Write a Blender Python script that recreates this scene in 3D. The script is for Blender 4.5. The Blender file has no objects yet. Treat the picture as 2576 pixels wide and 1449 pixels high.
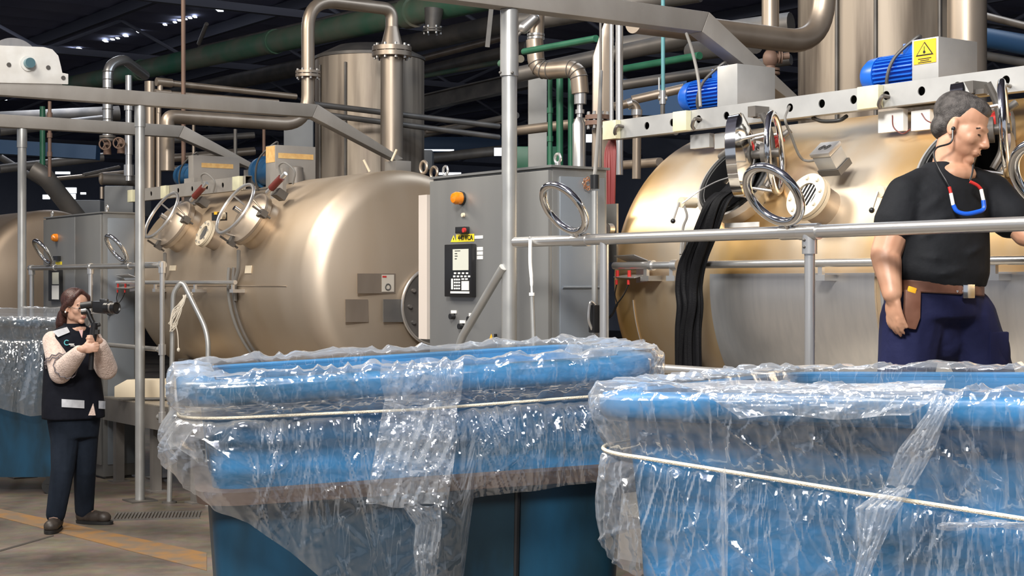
import bpy, bmesh, math, random
import numpy as np
from mathutils import Vector, Matrix, Quaternion
random.seed(7)
sc = bpy.context.scene
COL = sc.collection
# ------------------------------------------------------------------ camera
F, CX, HZ, H = 3900.0, 1288.0, 712.0, 1.64      # focal length, centre column, horizon row (px of 2576x1449), eye height
cam_d = bpy.data.cameras.new('camera'); cam = bpy.data.objects.new('camera', cam_d); COL.objects.link(cam)
cam.location = (0, 0, H); cam.rotation_euler = (math.radians(90), 0, 0)
cam_d.sensor_width = 36; cam_d.lens = 36 * F / 2576; cam_d.shift_y = -(724.5 - HZ) / 2576
cam_d.clip_start = .05; cam_d.clip_end = 200
sc.camera = cam
# ------------------------------------------------------------------ world, lights, exposure
w = bpy.data.worlds.new('world'); sc.world = w; w.use_nodes = True
bg = w.node_tree.nodes['Background']; bg.inputs[0].default_value = (.80, .86, 1.0, 1); bg.inputs[1].default_value = .50
UX, UY = .582, -.813            # u: along the machines, towards the camera;  v: from the aisle into the machines
VX, VY = .813, .582
U = Vector((UX, UY, 0)); V = Vector((VX, VY, 0)); Z = Vector((0, 0, 1))
def M(s, t, z): return Vector((UX*s + VX*t, UY*s + VY*t, z))
def skylight_or_fill(s, t, z, power, su, sv, aim, col=(1, .95, .88)):
    d = bpy.data.lights.new('skylight_or_fill', 'AREA'); d.shape = 'RECTANGLE'; d.size = su; d.size_y = sv; d.energy = power; d.color = col
    o = bpy.data.objects.new('skylight_or_fill', d); COL.objects.link(o); o.location = M(s, t, z)
    dirv = (Vector(aim) - o.location).normalized()
    o.rotation_euler = dirv.to_track_quat('-Z', 'Y').to_euler()
    return o
skylight_or_fill(-.47, -1.51, 6.3, 1000, 1.8, 1.4, (.7, 4.6, 1.3), (1, .97, .92))
skylight_or_fill(-4.4, 1.2, 6.4, 260, 1.6, 1.2, (.6, 5.2, 1.3), (1, .96, .90))
skylight_or_fill(-12.5, 1.6, 6.4, 340, 2.6, 1.6, (-2.2, 11.5, 1.2), (1, .91, .78))
skylight_or_fill(-8.2, 0.6, 6.4, 240, 2.2, 1.4, (-1.0, 8.5, 1.2), (1, .94, .85))
skylight_or_fill(-10, 10.5, 6.3, 150, 6.0, 1.2, (0.5, 16, 1.0), (.75, .86, 1))  # added fill lamp, not a roof opening; brightens the pipework at the back
skylight_or_fill(-24, 8.5, 6.3, 200, 5.0, 1.2, (-8, 24, 4.5), (.85, .9, 1))  # second added fill, further back, to lift the green overhead main
vs = sc.view_settings
vs.view_transform = 'Standard'; vs.look = 'None'; vs.exposure = 0.0; vs.gamma = 1; vs.use_curve_mapping = False
sc.cycles.transparent_max_bounces = 16
# ------------------------------------------------------------------ projection helpers (a photo pixel placed at a real depth)
def W(px, py, Y): return Vector(((px - CX) * Y / F, Y, H - (py - HZ) * Y / F))
def s_at(px, t):
    k = (px - CX) / F
    return t * (k*VY - VX) / (UX - k*UY)
def t_at(px, s):
    k = (px - CX) / F
    return s * (k*UY - UX) / (VX - k*VY)
def MP(px, py, t):
    s = s_at(px, t); Y = UY*s + VY*t
    return M(s, t, H - (py - HZ) * Y / F)
def MS(px, py, s):
    t = t_at(px, s); Y = UY*s + VY*t
    return M(s, t, H - (py - HZ) * Y / F)
def FL(px, py, z=0.0):
    Y = F * (H - z) / (py - HZ); return Vector(((px - CX) * Y / F, Y, z))
def ppm(p): return F / p.y       # pixels per metre at a point
# ------------------------------------------------------------------ materials
MATS = {}
def mat(name, col, metal=0.0, rough=.5, col2=None, scale=(3, 3, 3), detail=4.0, contrast=(.35, .65), bump=0.0, bscale=40.0, rvar=0.0,
        emit=None, alpha=None, trans=0.0, aniso=0.0, sheen=0.0, spec=.5):
    if name in MATS: return MATS[name]
    m = bpy.data.materials.new(name); m.use_nodes = True; MATS[name] = m
    nt = m.node_tree; b = nt.nodes['Principled BSDF']
    b.inputs['Base Color'].default_value = (*col, 1); b.inputs['Metallic'].default_value = metal; b.inputs['Roughness'].default_value = rough
    b.inputs['Specular IOR Level'].default_value = spec
    if trans: b.inputs['Transmission Weight'].default_value = trans
    if sheen: b.inputs['Sheen Weight'].default_value = sheen
    if emit: b.inputs['Emission Color'].default_value = (*emit[:3], 1); b.inputs['Emission Strength'].default_value = emit[3]
    if col2 is not None or rvar or bump:
        tc = nt.nodes.new('ShaderNodeTexCoord')
    if col2 is not None or rvar:
        mp = nt.nodes.new('ShaderNodeMapping'); mp.inputs['Scale'].default_value = scale
        nt.links.new(tc.outputs['Object'], mp.inputs['Vector'])
        nz = nt.nodes.new('ShaderNodeTexNoise'); nz.inputs['Scale'].default_value = 1.0; nz.inputs['Detail'].default_value = detail
        nt.links.new(mp.outputs[0], nz.inputs['Vector'])
        rp = nt.nodes.new('ShaderNodeMapRange'); rp.inputs['From Min'].default_value = contrast[0]; rp.inputs['From Max'].default_value = contrast[1]
        nt.links.new(nz.outputs['Fac'], rp.inputs['Value'])
        if col2 is not None:
            mx = nt.nodes.new('ShaderNodeMix'); mx.data_type = 'RGBA'
            mx.inputs['A'].default_value = (*col, 1); mx.inputs['B'].default_value = (*col2, 1)
            nt.links.new(rp.outputs[0], mx.inputs['Factor']); nt.links.new(mx.outputs['Result'], b.inputs['Base Color'])
        if rvar:
            rr = nt.nodes.new('ShaderNodeMapRange'); rr.inputs['To Min'].default_value = max(.03, rough - rvar); rr.inputs['To Max'].default_value = min(1, rough + rvar)
            nt.links.new(rp.outputs[0], rr.inputs['Value']); nt.links.new(rr.outputs[0], b.inputs['Roughness'])
    if bump:
        nb = nt.nodes.new('ShaderNodeTexNoise'); nb.inputs['Scale'].default_value = bscale; nb.inputs['Detail'].default_value = 5
        nt.links.new(tc.outputs['Object'], nb.inputs['Vector'])
        bp = nt.nodes.new('ShaderNodeBump'); bp.inputs['Strength'].default_value = bump; bp.inputs['Distance'].default_value = .01
        nt.links.new(nb.outputs['Fac'], bp.inputs['Height']); nt.links.new(bp.outputs[0], b.inputs['Normal'])
    return m
# colours of the things themselves
STEEL_TANK = mat('stained_stainless_steel', (.76, .46, .15), .85, .41, (.74, .65, .53), (1.3, 1.3, .55), 6, (.34, .62), rvar=.06)
STEEL_TANK2 = mat('stained_stainless_steel_far', (.52, .40, .275), .80, .45, (.60, .51, .41), (1.6, 1.6, .35), 5, (.3, .7), rvar=.06)
STEEL_PLATE = mat('brushed_stainless_plate', (.62, .61, .60), .85, .34, (.70, .68, .66), (30, 30, .6), 3, (.3, .7))
STEEL_GREY = mat('brushed_grey_cabinet_steel', (.25, .25, .245), .6, .42, (.29, .29, .28), (3, 3, .5), 4, (.3, .7), rvar=.04)
STEEL_GREY_D = mat('dull_cabinet_steel', (.24, .27, .31), .5, .45, (.29, .32, .35), (2, 2, 1), 3)
STEEL_TAN = mat('dull_tan_steel_pipe', (.37, .30, .235), .75, .42, (.46, .385, .31), (4, 4, 1), 4, rvar=.05)
VESSEL = mat('streaked_vessel_steel', (.15, .12, .095), .65, .48, (.42, .355, .285), (7, 7, .5), 6, (.33, .58), rvar=.06)
GALV = mat('galvanised_beam_steel', (.34, .315, .285), .45, .5, (.40, .375, .345), (5, 5, 3), 5, bump=.05, bscale=60)
POST = mat('satin_grey_post_steel', (.47, .47, .455), .7, .38, (.53, .53, .51), (5, 5, 5), 5, rvar=.06)
RAIL = mat('satin_aluminium_rail', (.70, .69, .67), .85, .3, (.66, .645, .625), (8, 8, 8), 3, rvar=.02)
CHROME = mat('polished_chrome', (.85, .85, .84), 1.0, .1)
ALU = mat('aluminium_ladder_rail', (.52, .52, .51), .55, .42, (.60, .60, .585), (6, 6, 6), 4)
DARKSTEEL = mat('dark_grimy_steel', (.10, .095, .09), .5, .5, (.17, .155, .14), (4, 4, 4), 4)
GRIME = mat('grimy_grey_pipe', (.13, .125, .12), .4, .5, (.21, .19, .17), (3, 3, 3), 4)
GREEN = mat('green_paint', (.018, .115, .06), .0, .42, (.03, .15, .085), (5, 5, 5), 4)
GREEN_PIPE = mat('dusty_green_pipe_paint', (.05, .19, .115), .0, .5, (.24, .215, .165), (1.2, 1.2, 1.2), 5)
TEAL = mat('teal_pipe_paint', (.12, .33, .36), 0, .5)
BROWN = mat('brown_rusted_conduit', (.17, .10, .075), .2, .6, (.23, .15, .11), (6, 6, 2), 4)
BLUE_M = mat('glossy_blue_motor_paint', (.012, .13, .62), 0, .3)
BLUE_MD = mat('faded_blue_motor_paint', (.015, .075, .17), 0, .4)
BLUE_BEAM = mat('dark_blue_beam_paint', (.02, .07, .16), 0, .5)
BLACK = mat('black_plastic', (.012, .012, .013), 0, .35)
RUBBER = mat('black_rubber', (.012, .012, .012), 0, .55)
GREYCABLE = mat('grey_cable_sheath', (.20, .19, .175), 0, .45)
WHITE = mat('white_painted_metal', (.74, .73, .70), 0, .4, (.66, .64, .60), (9, 9, 9), 4)
WHITEP = mat('white_plastic', (.82, .82, .80), 0, .35)
CREAM = mat('cream_plastic', (.72, .70, .48), 0, .5, (.62, .60, .42), (14, 14, 14), 3)
CREAM_T = mat('cream_enamel', (.72, .62, .46), 0, .4)
RED = mat('red_plastic', (.50, .03, .025), 0, .35)
REDBR = mat('dark_red_actuator', (.13, .022, .016), 0, .45)
YEL = mat('yellow_label', (.86, .68, .03), 0, .5)
ORANGE_L = mat('orange_sticker', (.90, .46, .02), 0, .5)
RUST_TAPE = mat('rust_orange_sticker', (.62, .36, .13), 0, .55, (.74, .50, .20), (20, 20, 20), 3)
AMBER = mat('amber_beacon_lens', (.75, .22, .01), 0, .12, spec=.8)
COPPER = mat('copper_wire', (.80, .42, .25), 1, .3)
SCREEN = mat('pale_lcd_screen', (.62, .63, .54), 0, .25)
KEYW = mat('white_keys', (.75, .75, .73), 0, .5)
LABELW = mat('white_paper_label', (.78, .77, .74), 0, .6)
TEXTK = mat('black_print', (.01, .01, .01), 0, .6)
CONC_COL = mat('pale_concrete_column', (.42, .41, .39), 0, .8, (.34, .33, .31), (3, 3, 3), 4)
BINBLUE = mat('blue_tub_fibreglass', (.010, .075, .15), 0, .32, (.022, .23, .52), (1.6, 1.6, 9), 7, (.38, .62), rvar=.06, bump=.05, bscale=30)
BINDARK = mat('dark_teal_tub_fibreglass', (.004, .020, .032), 0, .45, (.007, .058, .115), (5, 5, 1.6), 5, (.42, .68))
ROPE = mat('cream_rope', (.74, .66, .52), 0, .8, bump=.6, bscale=350)
TWINE = mat('pale_twine', (.66, .60, .50), 0, .8)
WOODLEDGE = mat('brown_ledge', (.05, .03, .022), 0, .5, (.10, .065, .05), (3, 3, 12), 4)
FABRIC = mat('black_wet_fabric', (.0035, .0035, .0042), 0, .6, (.007, .007, .0085), (20, 20, 4), 3, bump=.2, bscale=220, spec=.15)
SKIN = mat('skin_medium', (.56, .31, .20), 0, .45, (.49, .25, .155), (12, 12, 12), 4)
SKIN_W = mat('skin_light', (.55, .33, .235), 0, .45, (.50, .28, .19), (14, 14, 14), 4)
HAIR = mat('black_hair', (.022, .018, .016), 0, .45, (.05, .04, .035), (60, 60, 8), 3, bump=.4, bscale=160)
HAIR_G = mat('short_greying_hair', (.022, .018, .017), 0, .6, (.085, .075, .07), (45, 45, 45), 4, bump=.5, bscale=300)
HAIR_W = mat('dark_brown_hair', (.035, .014, .012), 0, .42, (.075, .03, .024), (50, 50, 6), 3, bump=.4, bscale=120)
TSHIRT = mat('black_cotton', (.006, .007, .009), 0, .8, (.010, .011, .014), (8, 8, 8), 3, bump=.9, bscale=9, spec=.25)
NAVY = mat('navy_trouser_cotton', (.007, .009, .042), 0, .8, (.011, .014, .058), (9, 9, 5), 4, bump=.5, bscale=16, spec=.25)
JEANS = mat('dark_navy_denim', (.006, .010, .018), 0, .85, (.012, .018, .030), (9, 9, 4), 4, bump=.4, bscale=18, spec=.2)
VEST = mat('black_navy_vest_cloth', (.004, .005, .010), 0, .8, (.007, .008, .014), (8, 8, 8), 3, bump=.4, bscale=16, spec=.2)
FLEECE = mat('pale_pink_fleece', (.74, .58, .50), 0, .95, (.62, .47, .40), (40, 40, 40), 4, bump=.8, bscale=90, sheen=.4)
REFLECT = mat('grey_reflective_tape', (.50, .51, .54), .2, .4, (.62, .63, .66), (30, 30, 30), 3)
LEATHER = mat('brown_leather', (.13, .05, .028), 0, .45, (.18, .08, .05), (16, 16, 16), 3)
SHOE = mat('dark_brown_work_boot', (.025, .018, .014), 0, .5, (.045, .035, .028), (14, 14, 14), 3)
BLUECORD = mat('blue_cord_tubing', (.01, .10, .62), 0, .35)
GREYFAR = mat('pale_grey_far_panel', (.30, .31, .32), .1, .55, (.24, .25, .26), (2, 2, 2), 3)
TWIRE = mat('pale_teal_logo', (.10, .45, .50), 0, .6)
# floor
def floor_material():
    m = bpy.data.materials.new('worn_concrete'); m.use_nodes = True; nt = m.node_tree; b = nt.nodes['Principled BSDF']
    tc = nt.nodes.new('ShaderNodeTexCoord')
    n1 = nt.nodes.new('ShaderNodeTexNoise'); n1.inputs['Scale'].default_value = .9; n1.inputs['Detail'].default_value = 8; n1.inputs['Roughness'].default_value = .65
    n2 = nt.nodes.new('ShaderNodeTexNoise'); n2.inputs['Scale'].default_value = 9; n2.inputs['Detail'].default_value = 6
    nt.links.new(tc.outputs['Object'], n1.inputs[0]); nt.links.new(tc.outputs['Object'], n2.inputs[0])
    r = nt.nodes.new('ShaderNodeValToRGB'); r.color_ramp.elements[0].position = .33; r.color_ramp.elements[0].color = (.07, .055, .044, 1)
    r.color_ramp.elements[1].position = .62; r.color_ramp.elements[1].color = (.25, .205, .16, 1)
    nt.links.new(n1.outputs['Fac'], r.inputs[0])
    mx = nt.nodes.new('ShaderNodeMix'); mx.data_type = 'RGBA'; mx.blend_type = 'MULTIPLY'; mx.inputs['Factor'].default_value = .5
    nt.links.new(r.outputs[0], mx.inputs['A']); nt.links.new(n2.outputs['Color'], mx.inputs['B']); nt.links.new(mx.outputs['Result'], b.inputs['Base Color'])
    rr = nt.nodes.new('ShaderNodeMapRange'); rr.inputs['To Min'].default_value = .35; rr.inputs['To Max'].default_value = .75
    nt.links.new(n1.outputs['Fac'], rr.inputs[0]); nt.links.new(rr.outputs[0], b.inputs['Roughness'])
    bp = nt.nodes.new('ShaderNodeBump'); bp.inputs['Strength'].default_value = .25; bp.inputs['Distance'].default_value = .02
    nt.links.new(n2.outputs['Fac'], bp.inputs['Height']); nt.links.new(bp.outputs[0], b.inputs['Normal'])
    return m
def plastic_material(name, base, haze, bump, bs, crease=.5):
    m = bpy.data.materials.new(name); m.use_nodes = True; nt = m.node_tree; nt.nodes.clear(); L = nt.links.new
    N_ = lambda t: nt.nodes.new(t)
    out = N_('ShaderNodeOutputMaterial'); tc = N_('ShaderNodeTexCoord')
    def noise(scale, sc3, rot, dist, det=2.0):
        mp = N_('ShaderNodeMapping'); mp.inputs['Scale'].default_value = sc3; mp.inputs['Rotation'].default_value = rot; L(tc.outputs['Object'], mp.inputs['Vector'])
        nz = N_('ShaderNodeTexNoise'); nz.inputs['Scale'].default_value = scale; nz.inputs['Detail'].default_value = det; nz.inputs['Distortion'].default_value = dist; L(mp.outputs[0], nz.inputs['Vector'])
        sb = N_('ShaderNodeMath'); sb.operation = 'SUBTRACT'; sb.inputs[1].default_value = .5; L(nz.outputs['Fac'], sb.inputs[0])
        ab = N_('ShaderNodeMath'); ab.operation = 'ABSOLUTE'; L(sb.outputs[0], ab.inputs[0]); return ab
    def line(ab, w0):                                     # stress-whitened crease where the noise crosses its middle value
        mr = N_('ShaderNodeMapRange'); mr.inputs['From Min'].default_value = 0; mr.inputs['From Max'].default_value = w0; mr.inputs['To Min'].default_value = 1; mr.inputs['To Max'].default_value = 0; L(ab.outputs[0], mr.inputs[0]); return mr
    n1 = noise(bs*.5, (1, 1, .45), (0, 0, 0), .6); n2 = noise(bs*.8, (1, 1, 1), (.6, .5, .3), 1.0); n3 = noise(3.0, (1, 1, 1), (0, 0, 0), 0)
    mxh = N_('ShaderNodeMath'); mxh.operation = 'ADD'; L(n1.outputs[0], mxh.inputs[0]); L(n2.outputs[0], mxh.inputs[1])
    bp = N_('ShaderNodeBump'); bp.inputs['Strength'].default_value = bump; bp.inputs['Distance'].default_value = .02; L(mxh.outputs[0], bp.inputs['Height'])
    n4 = noise(bs*1.1, (1, 1, .10), (.25, .2, 0), .1); n5 = noise(bs*.9, (1, 1, .12), (-.7, .5, 0), .1)
    l1 = line(n4, .010); l2 = line(n5, .008); ad = N_('ShaderNodeMath'); ad.operation = 'MAXIMUM'; L(l1.outputs[0], ad.inputs[0]); L(l2.outputs[0], ad.inputs[1])
    md = N_('ShaderNodeMapRange'); md.inputs['From Min'].default_value = .02; md.inputs['From Max'].default_value = .16; md.inputs['To Min'].default_value = 0; md.inputs['To Max'].default_value = crease; L(n3.outputs[0], md.inputs[0])
    mu = N_('ShaderNodeMath'); mu.operation = 'MULTIPLY'; L(ad.outputs[0], mu.inputs[0]); L(md.outputs[0], mu.inputs[1])
    hz = N_('ShaderNodeMath'); hz.operation = 'ADD'; hz.inputs[1].default_value = haze; L(mu.outputs[0], hz.inputs[0])
    tr = N_('ShaderNodeBsdfTransparent'); tr.inputs[0].default_value = (.96, .97, .98, 1)
    gl = N_('ShaderNodeBsdfGlossy'); gl.inputs['Roughness'].default_value = .12; gl.inputs[0].default_value = (1, 1, 1, 1); L(bp.outputs[0], gl.inputs['Normal'])
    df = N_('ShaderNodeBsdfDiffuse'); df.inputs[0].default_value = (.88, .9, .93, 1)
    tl = N_('ShaderNodeBsdfTranslucent'); tl.inputs[0].default_value = (.88, .9, .93, 1)
    mh = N_('ShaderNodeMixShader'); mh.inputs[0].default_value = .4; L(df.outputs[0], mh.inputs[1]); L(tl.outputs[0], mh.inputs[2])
    lw = N_('ShaderNodeLayerWeight'); lw.inputs['Blend'].default_value = .30
    sq = N_('ShaderNodeMath'); sq.operation = 'MULTIPLY'; L(lw.outputs['Facing'], sq.inputs[0]); sq.inputs[1].default_value = .5
    hz2 = N_('ShaderNodeMath'); hz2.operation = 'ADD'; hz2.use_clamp = True; L(hz.outputs[0], hz2.inputs[0]); L(sq.outputs[0], hz2.inputs[1])
    pw = N_('ShaderNodeMapRange'); pw.inputs['To Min'].default_value = base; pw.inputs['To Max'].default_value = .7; L(lw.outputs['Facing'], pw.inputs[0])
    m1 = N_('ShaderNodeMixShader'); L(hz2.outputs[0], m1.inputs[0]); L(tr.outputs[0], m1.inputs[1]); L(mh.outputs[0], m1.inputs[2])
    m2 = N_('ShaderNodeMixShader'); L(pw.outputs[0], m2.inputs[0]); L(m1.outputs[0], m2.inputs[1]); L(gl.outputs[0], m2.inputs[2])
    L(m2.outputs[0], out.inputs['Surface'])
    return m
PLASTIC = plastic_material('clear_plastic_film', .06, .028, .07, 26, .16)
PLASTIC2 = plastic_material('hazy_plastic_film', .09, .10, .10, 24, .25)
# ------------------------------------------------------------------ mesh building
def frame_of(axis):
    a = Vector(axis).normalized(); h = Vector((0, 0, 1)) if abs(a.z) < .9 else Vector((1, 0, 0))
    x = h.cross(a).normalized(); return x, a.cross(x), a
class MB:
    def __init__(self): self.v = []; self.f = []
    def add(self, vs_, fs): n = len(self.v); self.v += [Vector(p) for p in vs_]; self.f += [tuple(i + n for i in f) for f in fs]; return self
    def box(self, c, dx, dy, dz, A=None):          # A = three axes
        ax = A or (Vector((1, 0, 0)), Vector((0, 1, 0)), Z); c = Vector(c); p = []
        for i in (-1, 1):
            for j in (-1, 1):
                for k in (-1, 1): p.append(c + ax[0]*(i*dx/2) + ax[1]*(j*dy/2) + ax[2]*(k*dz/2))
        return self.add(p, [(0, 1, 3, 2), (4, 6, 7, 5), (0, 4, 5, 1), (2, 3, 7, 6), (0, 2, 6, 4), (1, 5, 7, 3)])
    def mbox(self, s0, s1, t0, t1, z0, z1):        # box along the machine axes
        return self.box(M((s0+s1)/2, (t0+t1)/2, (z0+z1)/2), abs(s1-s0), abs(t1-t0), abs(z1-z0), (U, V, Z))
    def lathe(self, o, axis, prof, n=32, cap=True):
        x, y, a = frame_of(axis); o = Vector(o); vs_ = []; fs = []
        for (h, r) in prof:
            for i in range(n):
                th = 2*math.pi*i/n; vs_.append(o + a*h + (x*math.cos(th) + y*math.sin(th))*r)
        for k in range(len(prof)-1):
            for i in range(n):
                j = (i+1) % n; fs.append((k*n+i, k*n+j, (k+1)*n+j, (k+1)*n+i))
        if cap:
            fs.append(tuple(range(n))[::-1]); fs.append(tuple((len(prof)-1)*n + i for i in range(n)))
        return self.add(vs_, fs)
    def cyl(self, p0, p1, r0, r1=None, n=18):
        p0 = Vector(p0); p1 = Vector(p1); d = p1 - p0
        return self.lathe(p0, d, [(0, r0), (d.length, r0 if r1 is None else r1)], n)
    def tube(self, pts, r, n=12, closed=False):
        pts = [Vector(p) for p in pts]; N = len(pts); rs = r if isinstance(r, (list, tuple)) else [r]*N
        tg = []
        for i in range(N):
            a = pts[(i-1) % N] if (closed or i > 0) else pts[0]; b = pts[(i+1) % N] if (closed or i < N-1) else pts[-1]
            d = (b - a); tg.append(d.normalized() if d.length > 1e-9 else Z)
        x, y, _ = frame_of(tg[0]); vs_ = []; fs = []
        for i in range(N):
            if i: 
                q = tg[i-1].rotation_difference(tg[i]); x = q @ x; y = q @ y
            for k in range(n):
                th = 2*math.pi*k/n; vs_.append(pts[i] + (x*math.cos(th) + y*math.sin(th))*rs[i])
        for i in range(N if closed else N-1):
            for k in range(n):
                a = i*n+k; b = i*n+(k+1) % n; c = ((i+1) % N)*n+(k+1) % n; d = ((i+1) % N)*n+k; fs.append((a, b, c, d))
        if not closed: fs.append(tuple(range(n))[::-1]); fs.append(tuple((N-1)*n+k for k in range(n)))
        return self.add(vs_, fs)
    def torus(self, c, axis, R, r, n=48, m=12):
        x, y, a = frame_of(axis); c = Vector(c)
        return self.tube([c + (x*math.cos(2*math.pi*i/n) + y*math.sin(2*math.pi*i/n))*R for i in range(n)], r, m, True)
    def ell(self, c, r, A=None, n=16, m=10):
        ax = A or (Vector((1, 0, 0)), Vector((0, 1, 0)), Z); c = Vector(c); vs_ = [c - ax[2]*r[2]]; fs = []
        for j in range(1, m):
            ph = -math.pi/2 + math.pi*j/m
            for i in range(n):
                th = 2*math.pi*i/n
                vs_.append(c + ax[0]*(r[0]*math.cos(ph)*math.cos(th)) + ax[1]*(r[1]*math.cos(ph)*math.sin(th)) + ax[2]*(r[2]*math.sin(ph)))
        vs_.append(c + ax[2]*r[2]); T = len(vs_)-1
        for i in range(n):
            k = (i+1) % n; fs.append((0, 1+k, 1+i)); fs.append((T, T-n+i, T-n+k))
            for j in range(m-2): fs.append((1+j*n+i, 1+j*n+k, 1+(j+1)*n+k, 1+(j+1)*n+i))
        return self.add(vs_, fs)
    def cap(self, p0, r0, p1, r1, n=14):
        p0 = Vector(p0); p1 = Vector(p1)
        self.ell(p0, (r0,)*3, None, n, 8); self.ell(p1, (r1,)*3, None, n, 8); self.cyl(p0, p1, r0, r1, n); return self
    def chain(self, pts, rs):
        for i in range(len(pts)-1): self.cap(pts[i], rs[i], pts[i+1], rs[i+1])
        return self
    def prism(self, poly, ext):
        n = len(poly); e = Vector(ext); vs_ = [Vector(p) for p in poly] + [Vector(p) + e for p in poly]
        return self.add(vs_, [tuple(range(n))[::-1], tuple(range(n, 2*n))] + [(i, (i+1) % n, n+(i+1) % n, n+i) for i in range(n)])
    def loft(self, rings, cap=True):
        n = len(rings[0]); vs_ = [p for r in rings for p in r]; fs = []
        for k in range(len(rings)-1):
            for i in range(n):
                j = (i+1) % n; fs.append((k*n+i, k*n+j, (k+1)*n+j, (k+1)*n+i))
        if cap: fs.append(tuple(range(n))[::-1]); fs.append(tuple((len(rings)-1)*n+i for i in range(n)))
        return self.add(vs_, fs)
    def grid(self, P):                               # P: rows x cols x 3 array
        P = np.asarray(P); a, b, _ = P.shape; n = len(self.v)
        self.v += [Vector(p) for p in P.reshape(-1, 3)]
        self.f += [(n+i*b+j, n+i*b+j+1, n+(i+1)*b+j+1, n+(i+1)*b+j) for i in range(a-1) for j in range(b-1)]; return self
    def mesh(self, name, off, smooth=35, bevel=0.0):
        me = bpy.data.meshes.new(name); me.from_pydata([p - off for p in self.v], [], self.f)
        bm = bmesh.new(); bm.from_mesh(me); bmesh.ops.recalc_face_normals(bm, faces=bm.faces)
        if bevel:
            es = [e for e in bm.edges if len(e.link_faces) == 2 and e.calc_face_angle(0) > .6]
            bmesh.ops.bevel(bm, geom=es, offset=bevel, segments=2, affect='EDGES', profile=.6, clamp_overlap=True)
        bm.to_mesh(me); bm.free()
        if smooth:
            me.polygons.foreach_set('use_smooth', [True]*len(me.polygons)); me.set_sharp_from_angle(angle=math.radians(smooth))
        return me
def thing(name, label, cat, loc, group=None):
    o = bpy.data.objects.new(name, None); COL.objects.link(o); o.location = loc; o.empty_display_size = .05
    o['label'] = label; o['category'] = cat
    if group: o['group'] = group
    return o
def part(root, name, mb, m, label=None, sub=None, smooth=35, bevel=0.0, kind=None):
    me = mb.mesh(name, Vector(root.location), smooth, bevel); me.materials.append(m)
    o = bpy.data.objects.new(name, me); COL.objects.link(o); o.parent = sub or root
    if label: o['label'] = label
    if kind: o['kind'] = kind
    return o
def single(name, label, cat, mb, m, group=None, smooth=35, bevel=0.0):
    xs = [p.x for p in mb.v]; ys = [p.y for p in mb.v]; zs = [p.z for p in mb.v]
    off = Vector(((min(xs)+max(xs))/2, (min(ys)+max(ys))/2, min(zs)))
    me = mb.mesh(name, off, smooth, bevel); me.materials.append(m); o = bpy.data.objects.new(name, me); COL.objects.link(o); o.location = off
    o['label'] = label; o['category'] = cat
    if group: o['group'] = group
    return o
def struct(name, mb, m, parent=None, smooth=35, bevel=0.0):
    me = mb.mesh(name, Vector((0, 0, 0)), smooth, bevel); me.materials.append(m); o = bpy.data.objects.new(name, me); COL.objects.link(o)
    if parent: o.parent = parent
    else: o['kind'] = 'structure'
    return o
def fillet(pts, r, n=7):
    pts = [Vector(p) for p in pts]; out = [pts[0]]
    for i in range(1, len(pts)-1):
        a = (pts[i-1]-pts[i]); b = (pts[i+1]-pts[i]); la, lb = a.length, b.length; a.normalize(); b.normalize()
        d = min(r, la*.48, lb*.48); p0 = pts[i]+a*d; p2 = pts[i]+b*d
        for k in range(n+1):
            q = k/n; out.append(p0*(1-q)**2 + pts[i]*(2*q*(1-q)) + p2*q*q)
    out.append(pts[-1]); return out
def curve(pts, n=8):                                  # Catmull-Rom through points
    pts = [Vector(p) for p in pts]; P = [pts[0]*2-pts[1]] + pts + [pts[-1]*2-pts[-2]]; out = []
    for i in range(1, len(P)-2):
        for k in range(n):
            q = k/n; a, b, c, d = P[i-1], P[i], P[i+1], P[i+2]
            out.append(.5*((2*b) + (c-a)*q + (2*a-5*b+4*c-d)*q*q + (3*b-a-3*c+d)*q**3))
    out.append(pts[-1]); return out
TXT = []
def text(root, name, body, size, pos, xdir, up, m, sub=None, depth=.0008):
    cu = bpy.data.curves.new(name, 'FONT'); cu.body = body; cu.size = size; cu.extrude = depth; cu.align_x = 'CENTER'; cu.align_y = 'CENTER'; cu.offset = size*.012
    o = bpy.data.objects.new(name, cu); COL.objects.link(o); cu.materials.append(m)
    x = Vector(xdir).normalized(); y = Vector(up).normalized(); zz = x.cross(y)
    R = Matrix((x, y, zz)).transposed().to_4x4(); R.translation = Vector(pos) - Vector(root.location)
    o.parent = sub or root; o.matrix_local = R; TXT.append(o); return o
REM = []
def body_part(root, name, mb, m, voxel, it=4, label=None, sub=None):
    o = part(root, name, mb, m, label, sub); md = o.modifiers.new('r', 'REMESH'); md.mode = 'VOXEL'; md.voxel_size = voxel; md.use_smooth_shade = True
    sm = o.modifiers.new('s', 'SMOOTH'); sm.factor = .5; sm.iterations = it; REM.append(o); return o
# ================================================================== the setting
FLOOR = floor_material()
fm = MB(); fm.box((0, 10, -.1), 90, 110, .2); struct('floor', fm, FLOOR, smooth=0)
PAINT = mat('worn_yellow_floor_paint', (.27, .14, .045), 0, .75, (.17, .125, .085), (7, 7, 7), 6, (.40, .62))
JOINT = mat('dark_floor_joint', (.05, .042, .035), 0, .8)
def strip(a, b, c, d, z=.004):
    m = MB(); P = [FL(*q) for q in (a, b, c, d)]
    m.prism([Vector((p.x, p.y, .0005)) for p in P], (0, 0, z)); return m
struct('trim_1', strip((-60, 1268), (520, 1392), (520, 1436), (-60, 1287), .003), PAINT, smooth=0)      # painted aisle line
struct('trim_2', strip((0, 1384), (135, 1346), (135, 1349), (0, 1388), .002), JOINT, smooth=0)
CEIL = mat('dark_corrugated_roof', (.26, .28, .44), 0, .8, (.36, .38, .54), (.6, .6, .6), 4)
TRUSS = mat('dark_roof_steel', (.14, .15, .20), .1, .6)
ZC = 6.8
cm = MB()
ss = np.arange(-60, 14.1, .5)
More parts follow.
